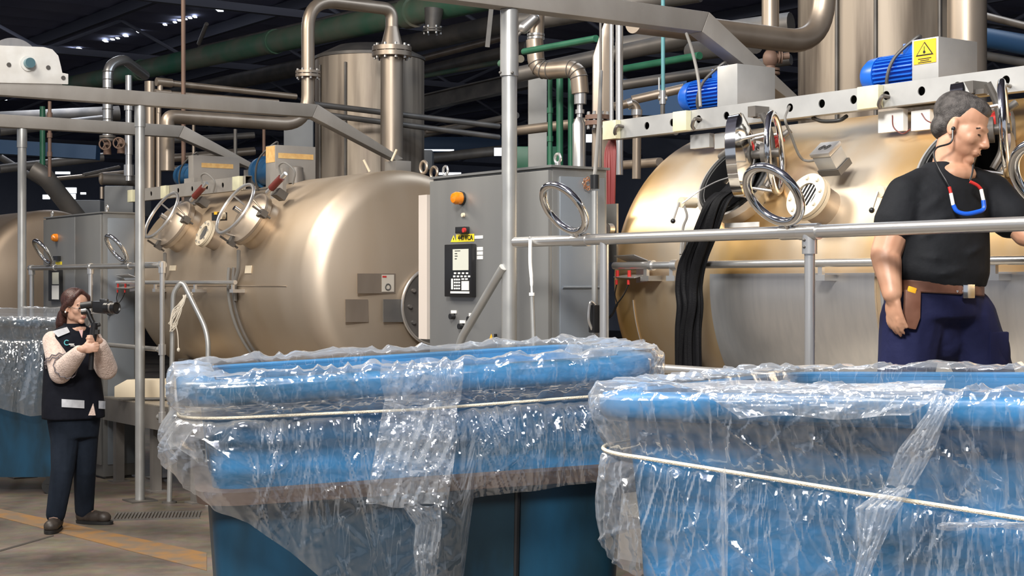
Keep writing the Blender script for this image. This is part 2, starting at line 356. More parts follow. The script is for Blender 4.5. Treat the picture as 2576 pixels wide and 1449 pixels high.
P = np.array([[list(M(s, t, ZC + (.05 if i % 2 else 0))) for t in (-12, 36)] for i, s in enumerate(ss)])
cm.grid(P)
ceil = struct('ceiling', cm, CEIL, smooth=0)
PURLIN = None
for i, t in enumerate(np.arange(6, 36, 2.4)):
    m = MB(); m.mbox(-58, 10, t-.05, t+.05, ZC-.22, ZC-.01); struct('purlin', m, TRUSS, ceil)
for s in np.arange(-52, 2, 6.0):
    m = MB(); m.mbox(s-.06, s+.06, 5, 35, ZC-.95, ZC-.83)
    for k, t in enumerate(np.arange(5, 34, 1.5)):
        a = M(s, t, ZC-.9 if k % 2 else ZC-.22); b = M(s, t+1.5, ZC-.22 if k % 2 else ZC-.9); m.cyl(a, b, .035, n=6)
    struct('roof_truss', m, TRUSS, ceil)
GLOW = mat('daylight_gap', (1, 1, 1), emit=(.85, .92, 1, 3.2))
for (px, py, w_, h_) in ((265, 103, 9, 5), (283, 99, 8, 3), (296, 96, 7, 3), (316, 90, 10, 4), (349, 80, 8, 4), (415, 62, 8, 3), (440, 56, 7, 3), (452, 51, 9, 3), (466, 48, 8, 3),
                         (478, 45, 8, 3), (490, 42, 8, 4), (552, 25, 14, 7), (182, 127, 7, 6), (199, 122, 9, 4), (8, 250, 12, 5)):
    Y = F*(ZC-.02-H)/(HZ-py); c = W(px, py, Y); m = MB(); m.box(c, w_*Y/F, h_*Y/F*5, .02); struct('roof_light', m, GLOW, ceil)
WALLM = mat('dim_far_wall', (.26, .29, .38), 0, .8, (.36, .39, .48), (.4, .4, .4), 4)
m = MB(); m.mbox(-60, 14, 34, 34.3, 0, ZC); wall = struct('wall_back', m, WALLM)
m = MB(); m.mbox(-60.3, -60, -12, 34, 0, ZC); struct('wall_left', m, WALLM)
WIN = mat('bright_window_daylight', (1, 1, 1), emit=(.86, .93, 1, 1.6))
for i, (x0, y0, x1, y1, Y) in enumerate(((1065, 376, 1142, 380, 26), (1100, 434, 1160, 440, 26), (1243, 372, 1268, 392, 24), (1472, 338, 1492, 358, 24), (1186, 377, 1232, 381, 26), (156, 472, 192, 486, 26), (160, 488, 190, 501, 26), (108, 490, 125, 501, 26), (203, 484, 216, 489, 26), (140, 432, 176, 438, 26))):
    m = MB(); a = W(x0, y1, Y); b = W(x1, y0, Y); m.box((a+b)/2, b.x-a.x, .04, b.z-a.z)
    struct('window_%d' % (i+1), m, WIN, smooth=0, bevel=0)
# service platforms the machines are worked from
PLAT = mat('grey_platform_steel', (.20, .185, .17), .4, .5, (.26, .24, .22), (3, 3, 3), 3)
CHECK = mat('checker_plate', (.50, .45, .38), .6, .4, (.40, .36, .30), (60, 60, 60), 2, bump=.6, bscale=90)
ZP = .70
def platform(name, label, s0, s1, t0, t1):
    r = thing(name, label, 'platform', M((s0+s1)/2, (t0+t1)/2, 0))
    m = MB(); m.mbox(s0, s1, t0, t1, ZP-.012, ZP); part(r, 'deck_plate', m, CHECK)
    m = MB(); m.mbox(s0, s1, t0, t0+.04, ZP-.19, ZP-.013); part(r, 'fascia', m, PLAT)
    m = MB(); m.mbox(s0, s1, t1-.04, t1, ZP-.19, ZP-.013); part(r, 'fascia', m, PLAT)
    for s in (s0, s1):
        m = MB(); q = .04 if s == s0 else -.04; m.mbox(s, s+q, t0+.041, t1-.041, ZP-.19, ZP-.013); part(r, 'fascia', m, PLAT)
    for s in np.linspace(s0+.1, s1-.1, 4):
        for t in (t0+.1, t1-.1):
            m = MB(); m.mbox(s-.035, s+.035, t-.035, t+.035, 0, ZP-.19); m.mbox(s-.07, s+.07, t-.07, t+.07, 0, .012); part(r, 'leg', m, PLAT)
    return r
platform('service_platform', 'grey steel platform in front of the tank behind the woman', -12.42, -9.9, 4.72, 5.25)
platform('service_platform', 'steel platform the man in the black shirt stands on', -5.35, -2.2, 4.06, 4.93)
# drain grate in the floor
r = thing('floor_drain', 'narrow slatted drain grate in the floor beside the boots', 'drain', FL(395, 1298))
a = FL(285, 1301); b = FL(505, 1296); d = (b-a).normalized(); nrm = Vector((-d.y, d.x, 0)); Ld = (b-a).length
m = MB(); m.box((a+b)/2+nrm*.16+Z*.005, Ld, .02, .01, (d, nrm, Z)); m.box((a+b)/2-nrm*.16+Z*.005, Ld, .02, .01, (d, nrm, Z)); part(r, 'frame', m, DARKSTEEL)
sl = MB(); sl.box(Vector((0, 0, 0)), .012, .30, .009, (d, nrm, Z)); me = None
for k in range(26):
    c = a + d*(Ld*(k+.5)/26) + Z*.005
    if me is None:
        o = part(r, 'slat', MB().box(c, .012, .30, .009, (d, nrm, Z)), GRIME, smooth=0); me = o.data; c0 = c
    else:
        o = bpy.data.objects.new('slat', me); COL.objects.link(o); o.parent = r; o.location = c - c0
# ================================================================== background pipework and vessels
def flange(mb, c, axis, R, h=.03, nb=8, br=None):
    ax = Vector(axis).normalized(); c = Vector(c)
    mb.cyl(c-ax*h, c-ax*.004, R, n=24); mb.cyl(c+ax*.004, c+ax*h, R, n=24); return mb
def bolts(mb, c, axis, R, h, n, r):
    x, y, a = frame_of(axis)
    for i in range(n):
        th = 2*math.pi*(i+.5)/n; p = Vector(c)+(x*math.cos(th)+y*math.sin(th))*R; mb.cyl(p-a*h, p+a*h, r, n=8)
    return mb
def bolt_parts(root, c, axis, R, h, n, r):
    x, y, a = frame_of(axis)
    for i in range(n):
        th = 2*math.pi*(i+.5)/n; p = Vector(c)+(x*math.cos(th)+y*math.sin(th))*R; mb = MB(); mb.cyl(p-a*h, p+a*h, r, n=8); part(root, 'bolt', mb, RAIL)
def vessel(s, t, D, ztop, label, ribs, top=True):
    c = M(s, t, 0); r = thing('expansion_vessel', label, 'tank', c, 'tall vertical vessels behind the dyeing machines')
    m = MB(); m.lathe(c, Z, [(0.3, D/2), (ztop-.03, D/2)], 64); part(r, 'shell', m, VESSEL)
    m = MB(); m.lathe(c, Z, [(ztop-.03, D/2+.012), (ztop, D/2+.012), (ztop+.12, D*.3), (ztop+.15, .01)], 64); part(r, 'lid', m, DARKSTEEL)
    for k in range(4):
        th = math.pi/4+k*math.pi/2; p = c+Vector((math.cos(th), math.sin(th), 0))*(D/2-.08); m = MB(); m.cyl(p, p+Z*.3, .05, n=12); part(r, 'leg', m, DARKSTEEL)
    for ang in ribs:
        th = math.radians(ang); p = c+Vector((math.cos(th), math.sin(th), 0))*(D/2+.012)
        m = MB(); m.cyl(p+Z*.5, p+Z*(ztop-.12), .014, n=10); part(r, 'seam_pipe', m, DARKSTEEL)
    return r
vessel(-14.58, 8.54, 1.18, 4.08, 'brown streaked vertical steel vessel behind the left dyeing tank', (214, 250, 300))
vessel(-7.43, 8.60, 1.24, 4.30, 'tall streaked steel vessel behind the blue motors at right', (250, 290, 225))
def riser(s0, t0, t1, tend, zf, ztop, zl, rr, label, t1x):
    A = M(s0, t0, 0); r = thing('vapour_pipe', label, 'pipe', A, 'looped vapour pipes beside the vessels')
    m = MB(); m.cyl(A+Z*.6, A+Z*(zf-.03), rr, n=28); part(r, 'riser', m, STEEL_TAN)
    m = MB(); flange(m, A+Z*zf, Z, rr*1.75, .05); part(r, 'flange', m, STEEL_TAN)
    bolt_parts(r, A+Z*zf, Z, rr*1.5, .075, 10, .014)
    r2 = rr*.56
    m = MB(); m.lathe(A+Z*(zf+.05), Z, [(0, rr*1.0), (.2, r2)], 28); part(r, 'reducer', m, STEEL_TAN)
    B = M(s0, t1, 0); path = fillet([A+Z*(zf+.2), A+Z*ztop, B+Z*ztop, B+Z*zl, M(s0, tend, zl), M(s0, tend, zl-.7)], .27, 9)
    path = fillet([A+Z*(zf+.2), A+Z*ztop, B+Z*ztop, B+Z*zl, M(s0, tend, zl)], .30, 10)
    m = MB(); m.tube(path, r2, 24); part(r, 'loop_pipe', m, STEEL_TAN)
    m = MB(); flange(m, B+Z*(zf-.30), Z, r2*1.9, .03); part(r, 'flange', m, STEEL_TAN)
    bolt_parts(r, B+Z*(zf-.30), Z, r2*1.6, .05, 8, .011)
    if t1x: return r
    e = M(s0, tend, zl); m = MB(); m.tube(fillet([e, e-V*.14, e-V*.14-Z*.5+U*0], .12), r2, 20); part(r, 'elbow', m, STEEL_TAN)
    return r
riser(-13.41, 8.11, 7.16, 5.85, 3.97, 4.40, 3.17, .114, 'dull steel pipe looping over from the vessel behind the left tank', 0)
riser(-6.30, 8.05, 6.75, 5.3, 3.75, 4.40, 3.03, .122, 'thick steel riser pipe between the right vessel and the frame edge', 1)
def pipe(name, label, pts, r, m_, n=14, fil=0, cat='pipe', fits=(), fm_=None, group=None):
    mb = MB(); pts = [Vector(p) for p in pts]; mb.tube(fillet(pts, fil) if fil else pts, r, n)
    if not fits: return single(name, label, cat, mb, m_, group)
    ro = thing(name, label, cat, pts[0], group); part(ro, 'tube', mb, m_)
    for (q, k, l) in fits:                                     # q: fraction between the first and last point
        a, b = pts[0], pts[-1]; c = a.lerp(b, q); d = (b-a).normalized()*l/2; mb = MB(); mb.cyl(c-d, c+d, r*k, n=16); part(ro, 'coupling', mb, fm_ or m_)
    return ro
pipe('overhead_main', 'thick dusty green main pipe running overhead under the dark roof', [MP(120, 226, 10.5), MP(1290, -22, 10.5)], .165, GREEN_PIPE, 20, fits=((.30, 1.12, .12), (.62, 1.12, .12), (.86, 1.2, .2)))
pipe('overhead_conduit', 'thin dark pipe above the green overhead main', [MP(500, 120, 10.8), MP(1280, -60, 10.8)], .03, GRIME)
pipe('overhead_duct', 'wide grimy grey duct below the green overhead main', [MP(380, 250, 13), MP(1290, 55, 13)], .15, GRIME)
pipe('overhead_pipe', 'grey pipe running overhead right of the vessel top', [MP(1020, 158, 12), MP(1300, 85, 12)], .05, STEEL_TAN)
pipe('overhead_pipe', 'thick brown grey pipe under the thin overhead pipe right of the vessel', [MP(1020, 190, 13), MP(1330, 118, 13)], .09, GRIME)
pipe('overhead_pipe', 'slim green pipe right of the vessel below the brown grey pipe', [MP(1020, 200, 12.5), MP(1300, 148, 12.5)], .035, GREEN_PIPE)
r = thing('support_beam', 'grimy grey girder right of the vessel at mid height', 'beam', MP(1060, 240, 13))
for k, (dy, h) in enumerate(((0, .02), (.11, .2), (.22, .02))):
    m = MB(); a = MP(1020, 252, 13); b = MP(1340, 178, 13); d = (b-a).normalized(); c = (a+b)/2-Z*dy; wd = .16 if k != 1 else .03
    m.box(c, (b-a).length, wd, h, (d, d.cross(Z).normalized()*-1, d.cross(Z).normalized().cross(d))); part(r, ('top_flange', 'web', 'bottom_flange')[k], m, DARKSTEEL if k else GRIME)
pipe('overhead_pipe', 'dark pipe low right of the vessel beside the round post', [MP(1040, 345, 11), MP(1300, 290, 11)], .04, GRIME)
single('hanger_strut', 'flat grey hanger strut left of the round post top', 'strut', MB().box(W(1232, 60, 17), .05, .05, .52, (Vector((.99, 0, -.1)).normalized(), Vector((0, 1, 0)), Vector((.1, 0, .99)).normalized())), GRIME)
r = thing('flanged_stub', 'dark flanged stub hanging from the green overhead main', 'pipe', W(1088, 86, 19))
m = MB(); m.cyl(W(1092, 22, 19), W(1088, 70, 19), .12, .09); part(r, 'neck', m, GRIME)
m = MB(); flange(m, W(1088, 76, 19), Z, .12, .025); part(r, 'flange', m, GRIME)
bolt_parts(r, W(1088, 76, 19), Z, .10, .05, 6, .014)
pipe('conduit', 'rusty brown vertical conduit crossing the roof at upper left', [W(461, -40, 14.9), W(462, 520, 14.9)], .021, BROWN)
for k, (a, b, rr, lb) in enumerate((((398, 206), (745, 243), .030, 'upper of the two lagged pipes above the left gantry beam'), ((395, 232), (700, 256), .022, 'lower of the two lagged pipes above the left gantry beam'))):
    A = MS(a[0], a[1], -14.3); B = MS(b[0], b[1], -14.3)
    ro = thing('lagged_pipe', lb, 'pipe', A); m = MB(); m.tube([A, B], rr, 14); part(ro, 'tube', m, STEEL_TAN)
    d = (B-A).normalized(); m = MB(); m.cyl(A-d*.02, A+d*.14, rr*1.4); part(ro, 'coupling', m, STEEL_TAN); m = MB(); m.cyl(A+d*.02, A+d*.02-Z*(.12 if k == 0 else .2), rr*.9); part(ro, 'drop', m, STEEL_TAN)
for (y0, y1, lb) in ((262, 318, 'upper dark pipe crossing in front of the left vessel'), (285, 345, 'lower dark pipe crossing in front of the left vessel')):
    pipe('cross_pipe', lb, [MS(790, y0, -13.75), MS(1255, y1, -13.75)], .03, GRIME)
for (px, w_, y0, y1, m_, lb) in ((377, 26, 205, 480, STEEL_TAN, 'broad tan vertical pipe right of the left gantry post'), (399, 14, 262, 480, STEEL_TAN, 'slim tan vertical pipe right of the left gantry post'),
                                 (487, 8, 280, 400, STEEL_TAN, 'thin vertical rod under the lagged pipes'), (592, 9, 325, 395, GRIME, 'short vertical pipe behind the diagonal brace'), (664, 8, 325, 400, BROWN, 'thin brown vertical pipe left of the vessel')):
    Y = 16.5; pipe('riser_pipe', lb, [W(px, y0, Y), W(px, y1, Y)], w_/2*Y/F, m_)
def alu(px, w_, y0, y1, Y, lb, m_=RAIL, fits=((.25, 1.25, .08), (.7, 1.25, .08))): return pipe('riser_pipe', lb, [W(px, y0, Y), W(px, y1, Y)], w_/2*Y/F, m_, fits=fits)
ro = thing('insulated_riser', 'shiny aluminium clad riser with elbow left of the gantry post', 'pipe', W(271, 330, 17))
m = MB(); m.tube(fillet([W(271, 345, 17), W(271, 165, 17), W(310, 148, 17.2), W(365, 190, 18)], .25), .056, 18); part(ro, 'cladding', m, RAIL)
for y in (180, 200, 222, 250, 275, 300):
    m = MB(); m.torus(W(271, y, 17), Z, .057, .005, 24, 6); part(ro, 'clad_joint', m, GRIME)
m = MB(); flange(m, W(271, 348, 17), Z, .09, .03); part(ro, 'flange', m, GRIME)
for (px, py) in ((264, 363), (299, 360)):
    ro = thing('valve', 'small red brown valve handwheel %s the gantry post' % ('further from' if px < 280 else 'nearer to'), 'valve', W(px, py+28, 16.8))
    m = MB(); m.torus(W(px, py, 16.7), (.3, -1, .1), .058, .009, 24, 8); part(ro, 'handwheel', m, BROWN)
    m = MB(); m.cyl(W(px, py, 16.7), W(px+4, py+2, 17), .014); m.cyl(W(px+6, py+26, 17), W(px+6, py-12, 17), .045, .03); part(ro, 'valve_body', m, BROWN)
    m = MB()
    for k in range(3):
        x, y, a = frame_of((.3, -1, .1)); q = x*math.cos(k*2.1)+y*math.sin(k*2.1); m.cyl(W(px, py, 16.7), W(px, py, 16.7)+q*.058, .006, n=6)
    part(ro, 'spokes', m, BROWN)
alu(324, 17, 190, 455, 16.9, 'silver vertical pipe with couplings beside the gantry post', fits=((.3, 1.4, .07), (.62, 1.2, .3), (.9, 1.5, .12)))
alu(125, 9, 255, 445, 16, 'copper brown vertical pipe with couplings at upper left', BROWN, fits=((.18, 1.5, .05), (.45, 1.5, .05), (.7, 1.4, .05)))
alu(107, 14, 268, 420, 18, 'dark green vertical pipe at upper left', GREEN, fits=())
r = single('crane_beam', 'dark blue painted horizontal beam at far left', 'beam', MB().box((W(-30, 368, 19)+W(245, 385, 19))/2, 1.36, .2, .17, (Vector((.996, .0, -.06)).normalized(), Vector((0, 1, 0)), Vector((.06, 0, .996)).normalized())), BLUE_BEAM)
pipe('grimy_duct', 'brown diagonal duct pipe left of the orange beacon cabinet', [W(85, 425, 18), W(110, 440, 18), W(205, 560, 18.4)], .105, GRIME, 18, .2)
ro = thing('capped_pipe', 'tan capped pipe end behind the left gantry post', 'pipe', W(256, 452, 17))
m = MB(); m.cyl(W(256, 450, 17), W(350, 455, 17.2), .062, n=20); part(ro, 'tube', m, GRIME); m = MB(); m.ell(W(256, 450, 17), (.03, .07, .07)); part(ro, 'end_cap', m, STEEL_TAN)
m = MB(); m.cyl(W(256, 470, 17), W(256, 500, 17), .02); part(ro, 'drip_leg', m, STEEL_TAN)
for k, (a, b, Y, rr, m_) in enumerate((((0, 330), (270, 300), 22, .07, GRIME), ((0, 425), (260, 395), 21, .06, GRIME), ((210, 440), (300, 420), 18, .02, GRIME), ((0, 300), (300, 285), 24, .12, DARKSTEEL), ((410, 400), (640, 380), 22, .06, STEEL_TAN), ((140, 450), (330, 432), 22, .03, STEEL_TAN))):
    pipe('background_pipe', ('long dim pipe behind the lower left gantry beam', 'dim pipe under the dark blue beam', 'thin sloping pipe left of the capped pipe', 'thick dark pipe high behind the left posts', 'pale pipe behind the far motors', 'thin pale pipe above the far windows at left')[k], [W(*a, Y), W(*b, Y*1.03)], rr, m_)
single('equipment_cabinet', 'pale grey panel between the far motor housing and the vessel', 'cabinet', MB().box(W(752, 365, 19), .36, .1, .62), GREYFAR, bevel=.01)
for k, (x0, x1, y0, y1, Y) in enumerate(((272, 345, 470, 545, 19), (190, 262, 505, 545, 21), (330, 372, 500, 545, 20), (1060, 1090, 380, 430, 20))):
    single('far_equipment', ('grey box unit seen above the far cabinet', 'pale low unit behind the far cabinet', 'small pale unit beside the gantry post', 'dim unit beside the vessel foot')[k], 'equipment', MB().box(W((x0+x1)/2, (y0+y1)/2, Y), (x1-x0)*Y/F, .4, (y1-y0)*Y/F), GREYFAR, bevel=.02)
# ---- cluster right of the round post
ro = thing('knife_valve', 'silver flanged valve beside the round post top', 'valve', W(1350, 110, 11.5))
m = MB(); m.cyl(W(1352, 20, 11.5), W(1350, 95, 11.5), .055); part(ro, 'valve_body', m, STEEL_TAN)
m = MB(); flange(m, W(1348, 92, 11.5), Z, .065, .02); flange(m, W(1352, 26, 11.5), Z, .055, .015); part(ro, 'flange', m, RAIL)
m = MB(); m.cap(W(1318, 70, 11.4), .045, W(1345, 45, 11.4), .035); part(ro, 'bonnet', m, RAIL)
m = MB(); m.cyl(W(1300, 92, 11.4), W(1318, 72, 11.4), .012); part(ro, 'stem', m, GRIME)
ro = thing('insulated_pipe', 'shiny aluminium clad pipe with two elbows right of the round post', 'pipe', W(1458, 430, 11))
pth = fillet([W(1345, 100, 11.2), W(1350, 180, 11.2), W(1455, 172, 11), W(1460, 235, 11)], .13, 8)
m = MB(); m.tube(pth, .062, 20); part(ro, 'elbow_cladding', m, STEEL_TAN)
for k in range(3, len(pth)-2, 2):
    m = MB(); m.torus(pth[k], pth[k+1]-pth[k-1], .063, .004, 24, 6); part(ro, 'clad_joint', m, GRIME)
m = MB(); m.cyl(W(1460, 235, 11), W(1460, 262, 11), .045); part(ro, 'sleeve', m, RAIL)
m = MB(); m.cyl(W(1459, 262, 11), W(1458, 300, 11), .022); m.cyl(W(1459, 276, 11), W(1459, 286, 11), .034); part(ro, 'valve_body', m, RAIL)
m = MB(); m.lathe(W(1457, 440, 11), Z, [(0, .048), (.36, .048), (.41, .022)], 24); part(ro, 'riser_cladding', m, RAIL)
for (px, w_, y0, m_, lb) in ((1384, 12, 185, GREEN, 'slim green vertical pipe in the row beside the concrete column'), (1408, 18, 175, GREEN, 'middle green vertical pipe in the row beside the concrete column'), (1436, 15, 185, GREEN, 'green vertical pipe nearest the shiny clad riser')):
    Y = 11.6; pipe('green_riser', lb, [W(px, y0, Y), W(px, 450, Y)], w_/2*Y/F, m_, fits=((.35, 1.3, .04), (.62, 1.3, .04)) if px == 1384 else ())
single('concrete_column', 'pale concrete column behind the green pipes', 'column', MB().box(W(1352, 330, 15), .18, .2, 1.2), CONC_COL, bevel=.01)
single('green_girder', 'dark green horizontal girder low behind the concrete column', 'beam', MB().box(W(1345, 397, 15.6), .48, .12, .22), GREEN, bevel=.01)
pipe('green_pipe', 'green horizontal pipe crossing above the shiny elbow', [W(1318, 130, 10.5), W(1500, 97, 9.6)], .022, GREEN)
pipe('green_pipe', 'green pipe running right behind the teal drop pipe', [W(1560, 175, 13), W(1760, 140, 12)], .03, GREEN)
pipe('green_pipe', 'short green pipe left of the silver valve', [W(1310, 148, 12), W(1260, 160, 12.5)], .03, GREEN_PIPE)
ro = thing('tan_duct', 'tall tan duct with tapered shoulder behind the cable tray', 'duct', W(1512, 440, 9.2))
m = MB(); Y = 9.2
m.prism([W(1490, 440, Y), W(1536, 440, Y), W(1536, 55, Y), W(1522, 50, Y), W(1508, 90, Y), W(1492, 140, Y)], (0, .08, 0)); part(ro, 'duct_body', m, STEEL_TAN, bevel=.01)
m = MB(); flange(m, W(1504, 303, 9.15), Z, .075, .03); part(ro, 'flange', m, BROWN)
bolt_parts(ro, W(1504, 303, 9.15), Z, .06, .05, 8, .009)
for (px, w_, lb) in ((1511, 7, 'thin dark rod in front of the tan duct'), (1538, 11, 'slim silver tube beside the tan duct'), (1558, 19, 'wider silver tube beside the tan duct')):
    Y = 9.0; pipe('tray_tube', lb, [W(px, 48, Y), W(px, 440 if px > 1515 else 470, Y)], w_/2*Y/F, GRIME if px == 1511 else RAIL)
ro = thing('elbow_pipe', 'grey elbow pipe dropping behind the perforated beam', 'pipe', W(1603, 450, 9.6))
m = MB(); m.tube(fillet([W(1545, 268, 9.6), W(1603, 256, 9.6), W(1601, 450, 9.6)], .07), .027, 16); part(ro, 'tube', m, STEEL_TAN)
m = MB(); m.cyl(W(1602, 276, 9.6), W(1602, 290, 9.6), .034); m.cyl(W(1578, 263, 9.6), W(1590, 259, 9.6), .034); part(ro, 'coupling', m, RAIL)
pipe('grey_pipe', 'tan pipe running from the elbow pipe towards the blue motor', [W(1590, 252, 10), W(1720, 222, 10)], .03, STEEL_TAN)
ro = thing('drop_pipe', 'teal drop pipe with a small valve left of the near motor', 'pipe', W(1667, 300, 9.4))
m = MB(); m.cyl(W(1668, -30, 9.4), W(1668, 235, 9.4), .012); part(ro, 'tube', m, TEAL)
m = MB(); m.cyl(W(1667, 228, 9.4), W(1667, 262, 9.4), .02); m.cyl(W(1656, 247, 9.4), W(1678, 247, 9.4), .014); part(ro, 'valve_body', m, RAIL)
m = MB(); m.cyl(W(1667, 262, 9.4), W(1667, 320, 9.4), .014); part(ro, 'lower_tube', m, GRIME)
m = MB(); m.cyl(W(1658, 195, 9.4), W(1658, 228, 9.4), .006); part(ro, 'lever', m, RAIL)
ro = thing('globe_valve', 'rusty flanged valve stack left of the right vessel', 'valve', W(1938, 225, 10))
Y = 9.9
m = MB(); m.cyl(W(1938, -10, Y), W(1938, 70, Y), .055); m.lathe(W(1938, 105, Y), Z, [(0, .025), (.08, .055)], 20); part(ro, 'neck', m, STEEL_TAN)
m = MB(); flange(m, W(1938, 113, Y), Z, .07, .02); flange(m, W(1938, 180, Y), Z, .06, .02); part(ro, 'flange', m, BROWN)
m = MB(); m.ell(W(1938, 147, Y), (.05, .05, .06)); m.cyl(W(1938, 120, Y), W(1938, 220, Y), .03); part(ro, 'valve_body', m, BROWN)
m = MB(); m.cyl(W(1938, 145, Y), W(1985, 140, Y), .022); flange(m, W(1962, 143, Y), (1, 0, 0), .045, .012); part(ro, 'side_branch', m, BROWN)
single('blue_sheet', 'blue wall sheeting behind the near motors', 'panel', MB().box(W(1640, 245, 18), .8, .06, .42), BLUE_BEAM)
for k, (a, b, Y, rr, m_) in enumerate((((1290, 190), (1760, 90), 14, .07, GRIME), ((1290, 60), (1760, -20), 13, .08, DARKSTEEL), ((1560, 120), (1990, 60), 14, .10, GRIME), ((1560, 215), (1990, 150), 15, .05, GRIME), ((1290, 330), (1500, 305), 13, .04, STEEL_TAN), ((1540, 345), (1700, 330), 12, .03, GRIME), ((2480, 40), (2600, 70), 13, .03, STEEL_TAN), ((2480, 95), (2620, 120), 14, .09, BLUE_BEAM), ((2480, 140), (2620, 165), 14, .04, GRIME), ((1530, 418), (1660, 408), 10.5, .03, STEEL_TAN), ((1740, 130), (1900, 110), 13, .08, GRIME))):
    pipe('background_pipe', ('long grey pipe crossing behind the tan duct', 'thick dark pipe under the right gantry beam', 'thick grey duct behind the right diagonal brace', 'grey pipe behind the near blue motor', 'tan pipe passing behind the green pipes', 'thin pipe low behind the perforated beam end',
                             'silver pipe at the top right corner', 'blue pipe at the right edge behind the riser', 'grey pipe at the right edge under the blue pipe', 'tan pipe behind the red cables', 'grimy pipe left of the rusty valve stack')[k], [W(*a, Y), W(*b, Y*.94)], rr, m_)
for k, (a, b, Y, rr, m_, lb) in enumerate((((405, 355), (640, 340), 24, .05, GRIME, 'dim pipe low behind the far motors'), ((430, 300), (760, 275), 26, .12, GRIME, 'thick dim duct behind the looped vapour pipe'), ((405, 425), (610, 415), 21, .035, STEEL_TAN, 'pale pipe just above the far perforated beam'),
        ((0, 395), (120, 470), 23, .05, GRIME, 'dim sloping pipe at the left edge'), ((1070, 400), (1290, 375), 24, .08, GRIME, 'dim pipe above the central cabinet'), ((1070, 330), (1290, 300), 20, .04, STEEL_TAN, 'tan pipe between the vessel and the round post'), ((520, 60), (500, 110), 22, .03, GRIME, 'short dark hanger rod under the roof'))):
    pipe('background_pipe', lb, [W(*a, Y), W(*b, Y*1.02)], rr, m_)
single('blue_girder', 'dark blue girder far behind the vessel foot', 'beam', MB().box(W(1180, 365, 30), 1.9, .2, .3), BLUE_BEAM)
# ================================================================== gantries
def gantry(label, s, tp, t0, tk, te, zb, ze, foot=True):
    h, wd = .105, .10
    r = thing('gantry_frame', label, 'frame', M(s, tp, 0), 'steel gantries over the machines')
    m = MB(); poly = [M(s-wd/2, t0, zb), M(s-wd/2, tk-.02, zb), M(s-wd/2, tk+.03, zb+h), M(s-wd/2, t0, zb+h)]; m.prism(poly, U*wd); part(r, 'beam', m, GALV, bevel=.006)
    d = (M(s, te, ze)-M(s, tk, zb)).normalized(); nn = Vector((0, 0, 1)); 
    p0 = M(s-wd/2, tk-.02, zb); p1 = M(s-wd/2, te, ze); poly = [p0+V*.0015, p1, p1+Z*.02+V*.07, M(s-wd/2, tk+.0315, zb+h)]; m = MB(); m.prism(poly, U*wd); part(r, 'brace', m, GALV, bevel=.006)
    m = MB(); m.mbox(s-.09, s+.09, te-.03, te+.12, ze-.09, ze-.001); part(r, 'shoe', m, GALV, bevel=.005)
    m = MB(); m.cyl(M(s, tp, .012), M(s, tp, zb-.001), .036, n=24); part(r, 'post', m, POST)
    m = MB(); m.cyl(M(s, tp, zb-.16), M(s, tp, zb-.002), .042, n=24); part(r, 'sleeve', m, POST)
    if foot:
        m = MB(); m.mbox(s-.10, s+.10, tp-.10, tp+.10, 0, .012); part(r, 'base_plate', m, DARKSTEEL)
    return r
gantry('steel gantry whose round post stands just right of the woman', -11.12, 4.516, 2.6, 5.97, 6.74, 2.975, 2.66)
gantry('far left steel gantry with post behind the woman', -13.06, 4.258, 2.6, 5.67, 6.38, 2.945, 2.69)
g3 = gantry('tall steel gantry with the central round post', -5.86, 4.18, 3.2, 5.36, 5.98, 2.91, 2.60)
m = MB(); m.cyl(M(-5.86, 4.18, 2.60), M(-5.86, 4.18, 2.75), .043, n=24); part(g3, 'sleeve', m, POST)
for q in (-1, 1):
    m = MB(); c = M(-5.86, 4.18, 2.61)+(U*.5+V*-.8)*.04+Vector((q*.028, -.015, 0)); m.ell(c, (.007, .007, .007)); part(g3, 'set_screw', m, DARKSTEEL)
# reel bracket sitting on the left gantry beam
sB = -11.12; ro = thing('reel_bracket', 'white reel bracket bolted on top of the upper left gantry beam', 'bracket', M(sB, 3.7, 3.08))
def bp(px, py, ds=.06): return MS(px, py, sB+ds)
poly = [bp(-60, 207), bp(172, 212), bp(172, 186), bp(157, 183), bp(154, 168), bp(147, 140), bp(132, 124), bp(110, 118), bp(74, 117), bp(-60, 112)]
m = MB(); m.prism(poly, -U*.015); part(ro, 'side_plate', m, WHITE, bevel=.003)
m = MB(); m.prism([p-U*.13 for p in poly], -U*.015); part(ro, 'side_plate', m, WHITE, bevel=.003)
m = MB(); c = bp(30, 166, -.02); m.lathe(c-U*.05, U, [(0, .195), (.012, .195), (.012, .17), (.088, .17), (.088, .195), (.1, .195)], 56); part(ro, 'reel', m, STEEL_PLATE)
m = MB(); c = bp(70, 160); m.cyl(c, c+U*.012, .055, n=28); part(ro, 'hub_plate', m, WHITE)
m = MB(); m.cyl(c+U*.013, c+U*.06, .036, n=20); part(ro, 'shaft_end', m, mat('teal_steel_shaft', (.16, .30, .34), .6, .3))
for (px, py) in ((22, 163), (121, 170), (159, 196)):
    m = MB(); c = bp(px, py); m.cyl(c, c+U*.006, .016, n=14); part(ro, 'bolt_hole', m, DARKSTEEL)
